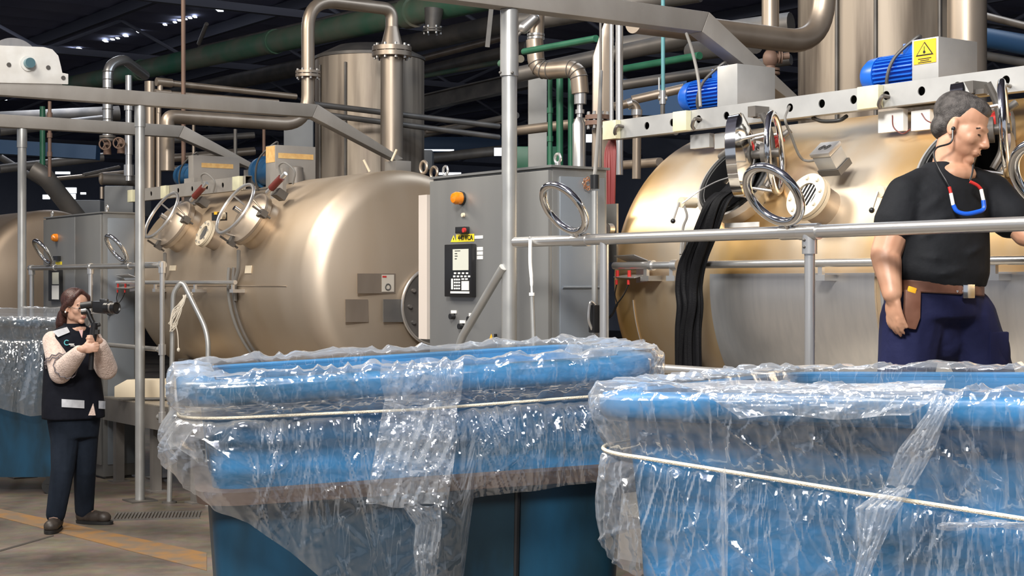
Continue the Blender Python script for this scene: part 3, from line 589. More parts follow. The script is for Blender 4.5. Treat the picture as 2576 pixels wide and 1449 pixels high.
# ================================================================== dyeing machines
R0, TA, ZA = .80, 5.76, 1.64
def surf(s, beta, off=0.0):
    b = math.radians(beta); return M(s, TA-(R0+off)*math.cos(b), ZA+(R0+off)*math.sin(b))
def nrm_(beta): b = math.radians(beta); return -V*math.cos(b)+Z*math.sin(b)
def end_x(r): return .1739+.201*(.6666**2-r*r) if r < .6666 else .18*math.sin(math.acos(max(-1, min(1, (r-R0+.18)/.18))))
def tank(label, s0, s1, m_, open_at=None, dn=.24):
    r = thing('dyeing_tank', label, 'tank', M((s0+s1)/2, TA, 0), 'horizontal stainless dyeing tanks')
    n = 120; ns = int((s1-s0)/.05); 
    m = MB(); vs_ = []; fs = []
    for i in range(ns+1):
        for k in range(n):
            th = 2*math.pi*k/n; vs_.append(M(s0+(s1-s0)*i/ns, TA-R0*math.cos(th), ZA+R0*math.sin(th)))
    hcs_ = [surf(q[0], q[1]) for q in (open_at or [])]
    for i in range(ns):
        for k in range(n):
            j = (k+1) % n; q = (i*n+k, i*n+j, (i+1)*n+j, (i+1)*n+k)
            c = (vs_[q[0]]+vs_[q[2]])/2
            if any((c-h_).length < .165 for h_ in hcs_): continue
            fs.append(q)
    m.add(vs_, fs); part(r, 'shell', m, m_, smooth=50)
    prof = [(-.12, R0*.9999), (-.04, R0*1.0003)]+[(.18*math.sin(q), R0-.18+.18*math.cos(q)) for q in np.radians(np.linspace(0, 75, 16))]+[(end_x(q), q) for q in np.linspace(.64, .004, 16)]
    for (s, d) in ((s1, 1), (s0, -1)):
        m = MB(); m.lathe(M(s, TA, ZA), U*d, prof, 96); part(r, 'dished_end', m, m_, smooth=60)
    for s in (s0+.45, s1-.45):
        m = MB(); a = [M(s-.05, TA-.62, .3), M(s-.05, TA+.62, .3), M(s-.05, TA+.62, ZA-.5), M(s-.05, TA-.62, ZA-.5)]; m.prism([M(s-.05, TA-.5, 0), M(s-.05, TA+.5, 0), M(s-.05, TA+.6, ZA-.62), M(s-.05, TA-.6, ZA-.62)], U*.1); part(r, 'saddle', m, DARKSTEEL)
    return r
tR = tank('large stained steel dyeing tank behind the man with black fabric hanging out', -5.98, -2.75, STEEL_TANK, [(-5.24, 33), (-3.95, 33)])
tL = tank('large tan steel dyeing tank with two closed round hatches at centre left', -12.30, -9.42, STEEL_TANK2)
tF = tank('far brown dyeing tank partly hidden at the left edge', -19.9, -16.75, mat('dull_brown_steel', (.30, .235, .175), .7, .55, (.37, .295, .225), (2, 2, .5), 4))
def seam(root, s0, s1, beta, m_):
    mb = MB(); mb.tube([surf(s0, beta, .002), surf(s1, beta, .002)], .004, 8); part(root, 'weld_seam', mb, m_)
seam(tL, -11.9, -9.6, -1.5, STEEL_TAN); seam(tR, -5.2, -2.9, 2, STEEL_PLATE)
def patch(root, name, s0, s1, b0, b1, off, m_, n=16, label=None):
    P = [[surf(s, b0+(b1-b0)*k/n, off) for k in range(n+1)] for s in (s0, s1)]; Q = [[surf(s, b0+(b1-b0)*k/n, .001) for k in range(n+1)] for s in (s0, s1)]
    mb = MB(); ring = P[0]+Q[0][::-1]; mb.prism(ring, U*(s1-s0)); return part(root, name, mb, m_, label)
patch(tR, 'lower_shell_plate', s_at(1782, 4.94), s_at(2196, 4.94), 3.0, -55, .012, STEEL_PLATE, label='brushed steel plate wrapped round the lower front')
patch(tR, 'lower_shell_plate', s_at(2236, 4.94), s_at(2236, 4.94)+.9, 3.0, -55, .012, STEEL_PLATE)
def hoop(root, name, s, b0, b1, r, off, m_, ds=0, n=24):
    mb = MB(); mb.tube([surf(s+ds*k/n, b0+(b1-b0)*k/n, off) for k in range(n+1)], r, 10); part(root, name, mb, m_)
for px in (1692, 1703): hoop(tR, 'hose', s_at(px, 4.9), 16, -60, .009, .014, GREYCABLE if px == 1692 else RUBBER)
for px, m_ in ((2200, RAIL), (2210, RUBBER), (2222, RAIL)): hoop(tR, 'band', s_at(px, 4.9), 10, -60, .010, .012, m_)
hoop(tR, 'weld_seam', s_at(1580, 4.93), -6, -60, .003, .003, STEEL_PLATE)
for px in (560, 572): hoop(tL, 'hose', s_at(px, 4.9), 8, -62, .012, .016, GREYCABLE if px == 560 else GRIME)
# shiny tube bar across the front of each tank
def bar(root, px0, px1, z, t, r_, brk):
    s0, s1 = s_at(px0, t), s_at(px1, t)
    mb = MB(); mb.tube([M(s0, t, z), M(s1, t, z)], r_, 14); part(root, 'front_bar', mb, RAIL)
    for px in brk:
        s = s_at(px, t); mb = MB(); mb.mbox(s-.03, s+.03, t-.01, t+.085, z-.075, z-.05); mb.mbox(s-.012, s+.012, t-.006, t+.012, z-.055, z-.01); part(root, 'bar_bracket', mb, RAIL)
zb = 1.64+.085
bar(tR, 1545, 1705, zb, 4.885, .018, (1625, 1690)); bar(tR, 1758, 2640, zb, 4.885, .018, (2065, 2500))
mb = MB(); s = s_at(1703, 4.885); mb.cyl(M(s-.03, 4.885, zb), M(s+.012, 4.885, zb), .026); part(tR, 'bar_end_cap', mb, RAIL)
mb = MB(); s = s_at(1640, 4.885); mb.cyl(M(s-.012, 4.885, zb), M(s+.012, 4.885, zb), .025); part(tR, 'bar_collar', mb, RAIL)
bar(tL, 290, 592, 1.645, 4.88, .016, (390, 490, 585))
# hatches
HR = .185
def nozzle(root, s, beta, hollow=False, name='hatch_neck'):
    N = nrm_(beta); c = surf(s, beta, 0)
    mb = MB()
    if hollow:
        mb.lathe(c-N*.06, N, [(0, HR-.01), (0, HR+.0), (.115, HR), (.115, HR+.03), (.15, HR+.03), (.15, HR-.012)], 56, cap=False); bo = MB(); bo.lathe(c-N*.06, N, [(.149, HR-.013), (.10, HR-.022), (-.22, HR-.02)], 56, cap=False); part(root, 'hatch_bore_shade', bo, BLACK)  # bore coloured black to stand in for shade inside the open hatch
    else: mb.lathe(c-N*.08, N, [(0, HR), (.15, HR), (.15, HR+.02), (.18, HR+.02), (.18, HR)], 56)
    return part(root, name, mb, RAIL if hollow else STEEL_TANK2)
def hatch_closed(root, s, beta):
    N = nrm_(beta); T = N.cross(U).normalized(); T = T if T.z > 0 else -T; c = surf(s, beta, 0)
    nozzle(root, s, beta)
    mb = MB(); mb.lathe(c+N*.101, N, [(0, HR+.02), (.02, HR+.02), (.04, HR-.03), (.065, HR*.55), (.07, .004)], 48); d = part(root, 'hatch_door', mb, STEEL_TAN)
    rc = c+N*.24; mb = MB(); mb.torus(rc, N, HR+.02, .013, 56, 12); part(root, 'door_wheel', mb, RAIL, sub=d)
    for k in range(3):
        th = 2.1*k+.4; q = U*math.cos(th)+T*math.sin(th); mb = MB(); mb.cyl(c+N*.12+q*(HR-.02), rc+q*(HR+.015), .007, n=8); part(root, 'wheel_strut', mb, RAIL, sub=d)
    mb = MB(); mb.cyl(c+N*.15, c+N*.25, .018); part(root, 'spindle', mb, CHROME, sub=d)
    for q, ln in ((U*1.0+T*.1, .12), (-U*.2-T*.98, .10)):
        q = q.normalized(); mb = MB(); p = c+N*.12+q*(HR+.02); mb.box(p, .07, .05, .05, (q, q.cross(N), N)); mb.cyl(p-N*.06+q*.02, p+N*.10+q*.02, .008, n=8); part(root, 'latch', mb, DARKSTEEL)
    p = c+N*.13+T*(HR+.05)+U*.14; e = p+T*.08+U*.10+N*.01; mb = MB(); mb.cyl(p, e, .026, n=16); a = part(root, 'actuator', mb, REDBR)
    mb = MB(); mb.cyl(p-(e-p).normalized()*.05, e+(e-p).normalized()*.05, .016); part(root, 'actuator_rod', mb, RAIL, sub=a)
    mb = MB(); mb.box(p-N*.08, .09, .06, .08, (U, T, N)); part(root, 'hinge', mb, DARKSTEEL)
    mb = MB(); mb.tube(curve([e, e+T*.06+N*.06, e+T*.08+U*.08+N*.06, e+T*.04+U*.16, e-T*.03+U*.12-N*.05]), .007, 8); part(root, 'cable', mb, GREYCABLE)
    mb = MB(); p = c+N*.05-T*(HR+.05)-U*.03; mb.tube(curve([p, surf(s-.08, beta-24, .035), surf(s-.15, beta-31, .02), surf(s-.17, beta-40, .016)]), .014, 8); part(root, 'drain_hose', mb, GREYCABLE)
def sight(root, s, beta, m_flange):
    N = nrm_(beta); T = N.cross(U).normalized(); T = T if T.z > 0 else -T; c = surf(s, beta, 0)
    mb = MB(); mb.lathe(c-N*.04, N, [(0, .085), (.13, .085)], 40); g = part(root, 'sight_glass', mb, STEEL_TAN)
    mb = MB(); mb.lathe(c+N*.091, N, [(0, .104), (.018, .104)], 44); mb.lathe(c+N*.113, N, [(0, .104), (.018, .104), (.018, .058), (.006, .058)], 44, cap=False); part(root, 'flange_ring', mb, m_flange, sub=g)
    mb = MB(); mb.cyl(c+N*.112, c+N*.118, .058, n=36); part(root, 'glass', mb, BLACK, sub=g)
    for k in range(8):
        th = 2*math.pi*k/8+.2; q = (U*math.cos(th)+T*math.sin(th))*.083; mb = MB(); mb.cyl(c+N*.131+q, c+N*.142+q, .0085, n=6); part(root, 'bolt', mb, RAIL, sub=g)
    for k in range(5):
        o_ = (k-2)*.020; ln = math.sqrt(max(0, .056**2-o_**2)); dd = T.lerp(U, .25).normalized(); cr = N.cross(dd)
        mb = MB(); mb.box(c+N*.122+cr*o_, .007, ln*2, .004, (cr, dd, N)); part(root, 'grille_bar', mb, RAIL, sub=g)
hatch_closed(tL, -11.55, 31); hatch_closed(tL, -10.22, 31); sight(tL, -10.86, 24, CREAM_T)
sight(tR, -4.69, 24, CREAM_T)
def hatch_open(root, s, beta, dc, Yr):
    nozzle(root, s, beta, True); N = nrm_(beta); c = surf(s, beta, 0)
    mb = MB(); mb.torus(c+N*.092, N, HR+.002, .011, 56, 10); part(root, 'hatch_gasket', mb, RUBBER)
    dn_ = Vector((.93, -.34, .06)).normalized()
    mb = MB(); mb.lathe(dc, dn_, [(0, HR-.01), (-.03, HR-.005), (-.035, HR+.004), (.012, HR+.008), (.03, HR-.03), (.055, HR*.5), (.06, .004)], 56); hd = part(root, 'open_hatch_door', mb, CHROME, label='polished round hatch door swung open')
    mb = MB(); mb.torus(dc+dn_*.15, dn_, HR-.008, .015, 56, 12); part(root, 'door_wheel', mb, CHROME, sub=hd)
    x_, y_, a_ = frame_of(dn_)
    for k in range(3):
        q = x_*math.cos(2.1*k+.6)+y_*math.sin(2.1*k+.6); mb = MB(); mb.cyl(dc+dn_*.02+q*(HR-.04), dc+dn_*.15+q*(HR-.01), .007, n=8); part(root, 'wheel_strut', mb, RAIL, sub=hd)
    mb = MB(); mb.cyl(dc+dn_*.05, dc+dn_*.17, .02); mb.cyl(dc+dn_*.09, dc+dn_*.11, .05); part(root, 'spindle', mb, DARKSTEEL, sub=hd)
    X = Vector((1, 0, 0)); o_ = dc
    mb = MB(); mb.tube(fillet([o_+X*.11-Z*.14, o_+X*.15-Z*.07, o_+X*.13+Z*.11, o_+X*.09+Z*.19], .1), .014, 10); part(root, 'hinge_arm', mb, DARKSTEEL)
    p = o_+X*.13+Vector((0, .12, .043)); e = o_+X*.20+Vector((0, .12, .097)); mb = MB(); mb.cyl(p, e, .026); a = part(root, 'actuator', mb, RED)
    d = (e-p).normalized(); mb = MB(); mb.cyl(p-d*.04, e+d*.05, .015); part(root, 'actuator_rod', mb, DARKSTEEL, sub=a)
    q = c+N*.09-U*(HR*.75)+(N.cross(U)*(-1 if N.cross(U).z < 0 else 1))*(HR*.75); mb = MB(); mb.cap(q-U*.02, .02, q+U*.05+Z*.03, .02); part(root, 'latch', mb, DARKSTEEL)
hatch_open(tR, -5.24, 33, W(1866, 392, 6.98), 7.0); hatch_open(tR, -3.95, 33, W(2425, 333, 5.95), 5.95)
# small lever with black ball knob, thin rod and hook under the open hatch
def lever(root, px, py, Y):
    p = W(px, py, Y); mb = MB(); mb.cyl(p, p+V*.09, .025, n=20); l = part(root, 'lever_boss', mb, CREAM_T)
    mb = MB(); mb.cyl(p-V*.01, W(px-18, py+42, Y), .005, n=8); part(root, 'lever_rod', mb, RAIL, sub=l)
    mb = MB(); mb.ell(W(px-20, py+47, Y), (.012,)*3); part(root, 'ball_knob', mb, BLACK, sub=l)
lever(tR, 1713, 509, 7.25); lever(tR, 2213, 482, 6.35)
mb = MB(); mb.tube(curve([W(1716, 512, 7.2), W(1760, 480, 7.2), W(1800, 458, 7.15), W(1838, 445, 7.1)]), .0035, 6); part(tR, 'pull_wire', mb, RAIL)
mb = MB(); mb.tube(curve([W(1722, 520, 7.2), W(1728, 545, 7.1), W(1718, 575, 7.0), W(1712, 640, 6.95)]), .006, 8); part(tR, 'cable', mb, GREYCABLE)
mb = MB(); mb.box(MP(1866, 566, 4.955), .22, .006, .022, (U, V, Z)); part(tR, 'warning_strip', mb, LABELW)
# grey junction box on the tank
jb = thing('junction_box', 'small grey junction box with black scribbles above the sight glass', 'box', MP(2088, 425, 5.05))
Nb = nrm_(52); Tb = Nb.cross(U); Tb = Tb if Tb.z > 0 else -Tb; cb = MP(2088, 398, 5.02)
mb = MB(); mb.box(cb+Nb*.002, .105, .085, .068, (U, Tb, Nb)); part(jb, 'body', mb, ALU, bevel=.004); mb = MB(); mb.box(cb+Nb*.046, .112, .092, .02, (U, Tb, Nb)); part(jb, 'lid', mb, STEEL_PLATE, bevel=.003)
mb = MB(); mb.box(cb-Nb*.048, .12, .09, .03, (U, Tb, Nb)); part(jb, 'mount', mb, DARKSTEEL)
for q in (-.018, .014): 
    for k in range(3): mb = MB(); mb.torus(cb+Nb*.057+U*(q+.004*k)+Tb*(.005*(k-1)), Nb, .010, .0016, 14, 5); part(jb, 'scribble', mb, TEXTK)
mb = MB(); mb.tube(curve([W(1986, 268, 6.98), W(1975, 300, 6.85), W(1990, 340, 6.9), W(2010, 390, 6.95), W(2030, 405, 6.95), cb-U*.05]), .006, 8); part(jb, 'cable', mb, GREYCABLE)
# name plates and round flange on the near end of the left tank
def plate(root, name, x0, x1, y0, y1, ds, m_, label):
    c_ = MS((x0+x1)/2, (y0+y1)/2, -9.2); tc_ = c_.x*VX+c_.y*VY; ds = end_x(math.hypot(tc_-TA, c_.z-ZA))+.010
    P = [MS(x0, y1, -9.42+ds), MS(x1, y1, -9.42+ds), MS(x1, y0, -9.42+ds), MS(x0, y0, -9.42+ds)]; mb = MB(); mb.prism(P, U*.01); mb2 = MB(); return part(root, name, mb, m_, label)
pl = plate(tL, 'name_plate', 897, 993, 688, 738, .225, STEEL_TAN, 'tan rectangular maker plate')
plate(tL, 'data_plate', 867, 925, 753, 810, .215, STEEL_TAN, 'blank square plate'); plate(tL, 'data_plate', 963, 1018, 753, 810, .242, GRIME, 'darker square plate')
P = [MS(960, 734, -9.154), MS(991, 734, -9.154), MS(991, 691, -9.154), MS(960, 691, -9.154)]; mb = MB(); mb.prism(P, U*.002); part(tL, 'plate_label', mb, mat('pale_beige_label', (.55, .50, .43), 0, .5), sub=pl)
P = [MS(962, 698, -9.151), MS(972, 698, -9.151), MS(972, 694, -9.151), MS(962, 694, -9.151)]; mb = MB(); mb.prism(P, U*.002); part(tL, 'red_mark', mb, RED, sub=pl)
mb = MB(); mb.torus(MS(976, 722, -9.150), U, .02, .005, 20, 6); part(tL, 'round_mark', mb, GRIME, sub=pl)
cE = MS(1092, 770, -9.155); mb = MB(); mb.lathe(cE-U*.05, U, [(0, .26), (.05, .26), (.05, .27), (.07, .27)], 56); fg = part(tL, 'end_flange', mb, DARKSTEEL)
mb = MB(); mb.torus(cE+U*.02, U, .272, .012, 64, 10); part(tL, 'flange_rim', mb, RAIL, sub=fg)
for k in range(12):
    x_, y_, a_ = frame_of(U); q = x_*math.cos(k*math.pi/6)+y_*math.sin(k*math.pi/6); mb = MB(); mb.cyl(cE+U*.02+q*.22, cE+U*.045+q*.22, .014, n=6); part(tL, 'bolt', mb, GRIME, sub=fg)
for px, py in ((1086, 418), (1112, 432)):
    mb = MB(); mb.torus(MS(px-20, py+3, -9.8), V, .045, .012, 24, 8); part(tL, 'lifting_eye', mb, STEEL_TAN)
for a, b in (((915, 402), (930, 432)), ((998, 376), (985, 405))):
    mb = MB(); mb.cyl(W(*a, 11.2), W(*b, 11.2), .009, n=8); part(tL, 'white_rod', mb, CREAM_T)
patch(tL, 'small_label', -11.0+.75, -11.0+.85, 9, 5, .006, CREAM_T); patch(tL, 'small_label', -12.0+.38, -12.0+.5, 10, 7, .004, CREAM_T)
# gauge cluster between the hatches
gb = thing('valve_block', 'small black valve block with gauge above the left sight glass', 'valve', MP(552, 550, 5.0))
mb = MB(); mb.box(MP(552, 545, 4.98), .12, .07, .06, (U, V, Z)); part(gb, 'body', mb, BLACK); mb = MB(); p = MP(565, 543, 4.93); mb.cyl(p, p-V*.03, .026); part(gb, 'gauge', mb, CREAM_T)
mb = MB(); mb.cyl(MP(545, 540, 4.95), MP(545, 533, 4.95), .02); part(gb, 'fitting', mb, ORANGE_L)
# ================================================================== perforated beams carrying the cables
def perforated(label, px0, px1, t, ztop, h, holes, creams, m_, thick=.05):
    s0, s1 = s_at(px0, t), s_at(px1, t); r = thing('perforated_beam', label, 'beam', M((s0+s1)/2, t, ztop-h), 'cable beams over the tanks')
    n = 24; fr = MB(); hs = sorted(s_at(p, t) for p in holes); zc = ztop-h/2; rh = h*.2
    edges = [s0]+[(a+b)/2 for a, b in zip(hs, hs[1:])]+[s1]
    for a, b, hcs in zip(edges, edges[1:], hs):                  # front plate with real round holes
        out = []; inn = []
        for k in range(n):
            th = 2*math.pi*k/n; cx, cz = math.cos(th), math.sin(th); inn.append(M(hcs+rh*cx, t, zc+rh*cz))
            ex = (b-hcs) if cx > 0 else (hcs-a); sc_ = min(ex/abs(cx) if abs(cx) > 1e-6 else 1e9, (h/2)/abs(cz) if abs(cz) > 1e-6 else 1e9); out.append(M(hcs+cx*sc_, t, zc+cz*sc_))
        k0 = len(fr.v); fr.v += inn+out; fr.f += [(k0+k, k0+(k+1) % n, k0+n+(k+1) % n, k0+n+k) for k in range(n)]
        lip = MB(); k0 = len(fr.v); fr.v += inn+[p+V*.006 for p in inn]; fr.f += [(k0+k, k0+(k+1) % n, k0+n+(k+1) % n, k0+n+k) for k in range(n)]
        for cx, cz in ((a, -1), (a, 1), (b, -1), (b, 1)):        # corner fill
            pass
        cor = [M(a, t, zc-h/2), M(b, t, zc-h/2), M(b, t, zc+h/2), M(a, t, zc+h/2)]
        for ci, cn in enumerate(cor):
            th = math.atan2((zc+(-h/2 if ci < 2 else h/2))-zc, (a if ci in (0, 3) else b)-hcs) % (2*math.pi); k = int(th/(2*math.pi)*n)
            k0 = len(fr.v); fr.v += [out[k], cn, out[(k+1) % n]]; fr.f.append((k0, k0+1, k0+2))
    part(r, 'front_plate', fr, m_, smooth=20)
    for z in (ztop-.004, ztop-h):
        m = MB(); m.mbox(s0, s1, t+.001, t+thick, z, z+.004); part(r, 'flange', m, m_)
    m = MB(); m.mbox(s0, s1, t+thick, t+thick+.004, ztop-h, ztop); part(r, 'rear_plate', m, DARKSTEEL)
    for (p, w_) in creams:
        sx = s_at(p, t); m = MB(); m.mbox(sx-w_/2, sx+w_/2, t-.035, t-.001, ztop-h*1.02, ztop-h*.02); part(r, 'cable_box', m, CREAM, bevel=.003)
    return r
pb = perforated('long aluminium beam with round holes above the open hatch', 1524, 2660, 5.20, 2.497, .098, (1627, 1691, 1757, 1827, 1905, 1987, 2067, 2147, 2229, 2318, 2408, 2530, 2610), ((1545, .11), (1722, .10), (2196, .12)), ALU)
pL = perforated('short steel beam with round holes left of the far motors', 327, 618, 5.20, 2.455, .105, (380, 422, 448, 483, 520, 560), ((336, .11), (420, .11), (603, .12)), GALV)
for px in (1905, 2450):                                             # black pulley brackets in front of the beam
    p = MP(px+5, (282 if px == 1905 else 222), 5.16); m = MB(); m.box(p, .05, .10, .05, (U, V, Z)); m.box(p+U*.03-V*.02-Z*.02, .07, .03, .02, (U, V, Z)); part(pb, 'pulley_bracket', m, DARKSTEEL)
for (px, py) in ((1756, 300), (2228, 243), (1560, 318)):
    p = MP(px, py, 5.18); m = MB(); m.tube(curve([p+V*.03, p-V*.02, p-V*.02-Z*.03-U*.02, p-Z*.045-U*.03]), .009, 8); part(pb, 'cable_gland', m, DARKSTEEL)
p = MP(2530, 215, 5.17); m = MB(); m.tube(curve([p+V*.03, p-V*.02, p-V*.03-Z*.05, p-Z*.12+U*.03, p-Z*.22+U*.04]), .008, 8); part(pb, 'hose', m, GREYCABLE)
for (x0, x1, y0, y1, m_) in ((1742, 1790, 335, 375, ALU), (1803, 1828, 335, 375, ALU), (2215, 2278, 275, 335, WHITEP), (2298, 2345, 275, 330, WHITEP)):
    a = MP(x0, y1, 5.26); b = MP(x1, y0, 5.26); m = MB(); m.box((a+b)/2, (b-a).dot(U), .03, b.z-a.z, (U, V, Z)); part(pb, 'support_plate', m, m_)
for (pts) in (((2245, 290), (2248, 320), (2270, 336), (2290, 325)), ((2318, 285), (2330, 302), (2350, 312))):
    m = MB(); m.tube(curve([MP(*q, 5.2) for q in pts]), .003, 6); part(pb, 'red_wire', m, REDBR)
m = MB(); m.tube(curve([MP(2045, 297, 5.25), MP(2070, 305, 5.2), MP(2110, 303, 5.2), MP(2130, 292, 5.25)]), .009, 8); part(pb, 'hose', m, RUBBER)
for (px, py) in ((480, 500), (700, 480)):
    a = MP(px, py-18, 5.28); m = MB(); m.box(a, .2, .03, .22, (U, V, Z)); part(pL, 'support_plate', m, GALV)
# ================================================================== reel motors
def motor(label, px0, px1, px2, ytop, ybot, t, paint, box_m, sv, sticker=None, fins=True, group='blue reel motors'):
    s0, s1 = s_at(px0, t), s_at(px1, t); p1 = MP(px1, ybot, t); zb_ = p1.z; zt = MP(px1, ytop, t).z; hgt = zt-zb_
    s2 = s1+sv; r = thing('reel_motor', label, 'motor', M((s0+s2)/2, t, zb_), group)
    rad = hgt*.40; zc = zb_+hgt*.42; tm = t+rad*.9
    L = s1-s0; c = M(s0, tm, zc)
    m = MB(); m.lathe(c, U, [(0, rad*.3), (.0, rad*.75), (.03, rad*.96), (L*.27, rad*1.02), (L*.27, rad*.8)], 40); part(r, 'fan_cowl', m, paint)
    m = MB(); m.cyl(M(s0+L*.25, tm, zc), M(s1-.001, tm, zc), rad*.84, n=36); part(r, 'motor_body', m, paint)
    if fins:
        for k in range(28):
            th = 2*math.pi*k/28; q = V*math.cos(th)+Z*math.sin(th); m = MB(); m.box(M((s0+L*.28+s1)/2, tm, zc)+q*rad*.91, L*.70, .006, rad*.2, (U, U.cross(q), q)); part(r, 'cooling_fin', m, paint)
    m = MB(); m.mbox(s0+L*.72, s1-.01, tm-rad*.45, tm+rad*.45, zc+rad*.9, zc+rad*1.45); part(r, 'terminal_box', m, paint, bevel=.004)
    m = MB(); m.mbox(s1, s2, t-.005, t+px2, zb_-.01, zt); part(r, 'gear_housing', m, box_m, bevel=.003)
    m = MB(); m.mbox(s0+L*.3, s2, t, t+px2*.8, zb_-.05, zb_-.011); part(r, 'foot', m, DARKSTEEL)
    a = M(s0+L*.62, t-.01, zb_-.02); m = MB(); m.tube(curve([a, a+Z*hgt*.35-V*.02, a+Z*hgt*.8+U*.03, M(s0+L*.95, tm-.02, zc+rad*1.75), M(s1-.03, tm, zc+rad*1.4)]), .008, 8); part(r, 'cable', m, mat('dark_cable_sheath', (.06, .055, .05), 0, .45))
    return r, s1, s2, zb_, zt, t
m1 = motor('near blue finned motor with plain grey housing behind the perforated beam', 1700, 1806, .26, 168, 275, 5.42, BLUE_M, ALU, .145)
m2 = motor('blue finned motor with orange warning sticker on its housing', 2158, 2296, .26, 102, 225, 5.42, BLUE_M, ALU, .145)
m3 = motor('leftmost faded blue motor with grey housing above the far hatch', 433, 475, .42, 392, 470, 5.40, BLUE_MD, GALV, .10, fins=False, group='faded motors on the far tank')
m4 = motor('faded blue motor with orange taped housing on the left tank', 622, 670, .34, 368, 470, 5.40, BLUE_MD, GALV, .16, fins=False, group='faded motors on the far tank')
r, s1, s2, zb_, zt, t = m2
mm = MB(); mm.mbox(s1+.012, s2-.012, t-.0075, t-.0052, zt-.11, zt-.006); stk = part(r, 'warning_sticker', mm, ORANGE_L)
mid = (s1+s2)/2; tri = lambda k, zo, o_: [M(mid-.048*k, t-o_, zt-.055*1-.02*k+zo), M(mid+.048*k, t-o_, zt-.055-.02*k+zo), M(mid, t-o_, zt-.055+.04*k+zo)]
mm = MB(); mm.prism(tri(1, .0, .0090), V*.001); part(r, 'warning_triangle', mm, TEXTK, sub=stk); mm = MB(); mm.prism(tri(.8, .001, .0102), V*.001); part(r, 'triangle_fill', mm, YEL, sub=stk)
mm = MB(); mm.cyl(M(mid, t-.0115, zt-.060), M(mid, t-.0105, zt-.060), .007, n=12); mm.mbox(mid-.0015, mid+.0015, t-.0115, t-.0105, zt-.06, zt-.035); part(r, 'thermometer_mark', mm, TEXTK, sub=stk)
for k in range(3): mm = MB(); mm.mbox(mid-.036+.012*(k == 1), mid+.036-.012*(k == 1), t-.0085, t-.0076, zt-.090-.008*k, zt-.0865-.008*k); part(r, 'small_print', mm, TEXTK, sub=stk)
r, s1, s2, zb_, zt, t = m4
mm = MB(); mm.mbox(s1+.006, s2-.006, t-.0072, t-.0052, zt-.13, zt-.006); part(r, 'orange_tape', mm, RUST_TAPE); mm = MB(); mm.mbox(s2+.0005, s2+.0025, t+.02, t+.32, zt-.10, zt-.06); part(r, 'tape_strip', mm, RUST_TAPE)
mm = MB(); c = M(s2+.06, t+.14, zb_+.02); mm.lathe(c, Z, [(0, .06), (.12, .055), (.13, .04)], 24); part(r, 'encoder_pot', mm, GRIME)
r, s1, s2, zb_, zt, t = m3
mm = MB(); mm.mbox(s2+.0005, s2+.0025, t+.07, t+.36, zt-.10, zt-.062); part(r, 'tape_strip', mm, RUST_TAPE)
# white plate under the warning motor, cables down the side
mm = MB(); mm.tube(curve([W(1727, 85, 7.6), W(1742, 130, 7.4), W(1757, 200, 7.3), W(1762, 268, 7.25)]), .008, 8); single('hanging_cable', 'thin cable hanging from the right gantry beam to the near motor', 'cable', mm, GREYCABLE)
# ================================================================== control cabinets
def cabinet(label, p0, p1, tf, ztop, depth, split, full=True):
    s0, s1 = s_at(p0, tf), s_at(p1, tf); sm_ = s_at(split, tf)
    r = thing('control_cabinet', label, 'cabinet', M((s0+s1)/2, tf, 0), 'stainless control cabinets')
    m = MB(); m.mbox(s0, s1, tf+.012, tf+depth, .02, ztop); part(r, 'body', m, STEEL_GREY, bevel=.004)
    for a, b in ((s0, sm_), (sm_, s1)):
        m = MB(); m.mbox(a+.003, b-.003, tf-.012, tf+.0115, .12, ztop-.012); part(r, 'door', m, STEEL_GREY, bevel=.004)
    m = MB(); m.mbox(s1+.0005, s1+.012, tf+.05, tf+depth-.02, .12, ztop-.04); part(r, 'side_panel', m, STEEL_GREY_D, bevel=.003)
    m = MB(); m.mbox(s0-.008, s1+.014, tf-.006, tf+depth+.01, ztop+.0005, ztop+.012); part(r, 'roof', m, STEEL_GREY)
    for s in (s0+.06, s1-.01):
        m = MB(); m.torus(M(s, tf+.05, ztop+.045), V, .022, .007, 20, 8); m.cyl(M(s, tf+.05, ztop+.012), M(s, tf+.05, ztop+.025), .014); part(r, 'lifting_eye', m, RAIL)
    m = MB(); m.mbox(s0+.02, s1-.02, tf+.04, tf+depth-.03, 0, .019); part(r, 'plinth', m, DARKSTEEL)
    return r, s0, s1
TF = 4.40
cab, cs0, cs1 = cabinet('large grey steel control cabinet with keypad screen and amber beacon at centre', 1085, 1385, TF, 2.185, .34, 1283)
# every fitting on the front lies on the door plane
def FP(px, py, o_=.0): p = MP(px, py, TF-.013-o_); return p
def fbox(name, x0, x1, y0, y1, d, m_, root=None, o_=0.0, sub=None, bevel=0.0, label=None):
    a = FP(x0, y1, o_); b = FP(x1, y0, o_); mb = MB(); c = (a+b)/2; mb.box(c-V*(d/2), (b-a).dot(U), d, b.z-a.z, (U, V, Z)); return part(root or cab, name, mb, m_, label, sub, bevel=bevel)
bc = FP(1163, 499); mb = MB(); mb.lathe(bc, -V, [(0, .035), (.012, .035)], 28); bb = part(cab, 'beacon_base', mb, BLACK)
mb = MB(); mb.lathe(bc-V*.012, -V, [(0, .032), (.03, .032), (.045, .024), (.05, .003)], 28); part(cab, 'beacon_lens', mb, AMBER, sub=bb)
mb = MB(); c = FP(1167, 541); mb.lathe(c, -V, [(0, .012), (.012, .010), (.012, .003)], 18); part(cab, 'push_button', mb, CREAM_T)
sw = fbox('selector_switch', 1157, 1181, 570, 588, .03, BLACK, bevel=.003)
mb = MB(); c = FP(1170, 579, .03); mb.cyl(c, c-V*.012, .012); part(cab, 'red_knob', mb, RED, sub=sw)
lb = fbox('voltage_label', 1148, 1193, 588, 609, .001, YEL); text(cab, 'voltage_print', '440 VCA', .036, FP(1170.5, 598.5, .0016), U, Z, TEXTK, sub=lb)
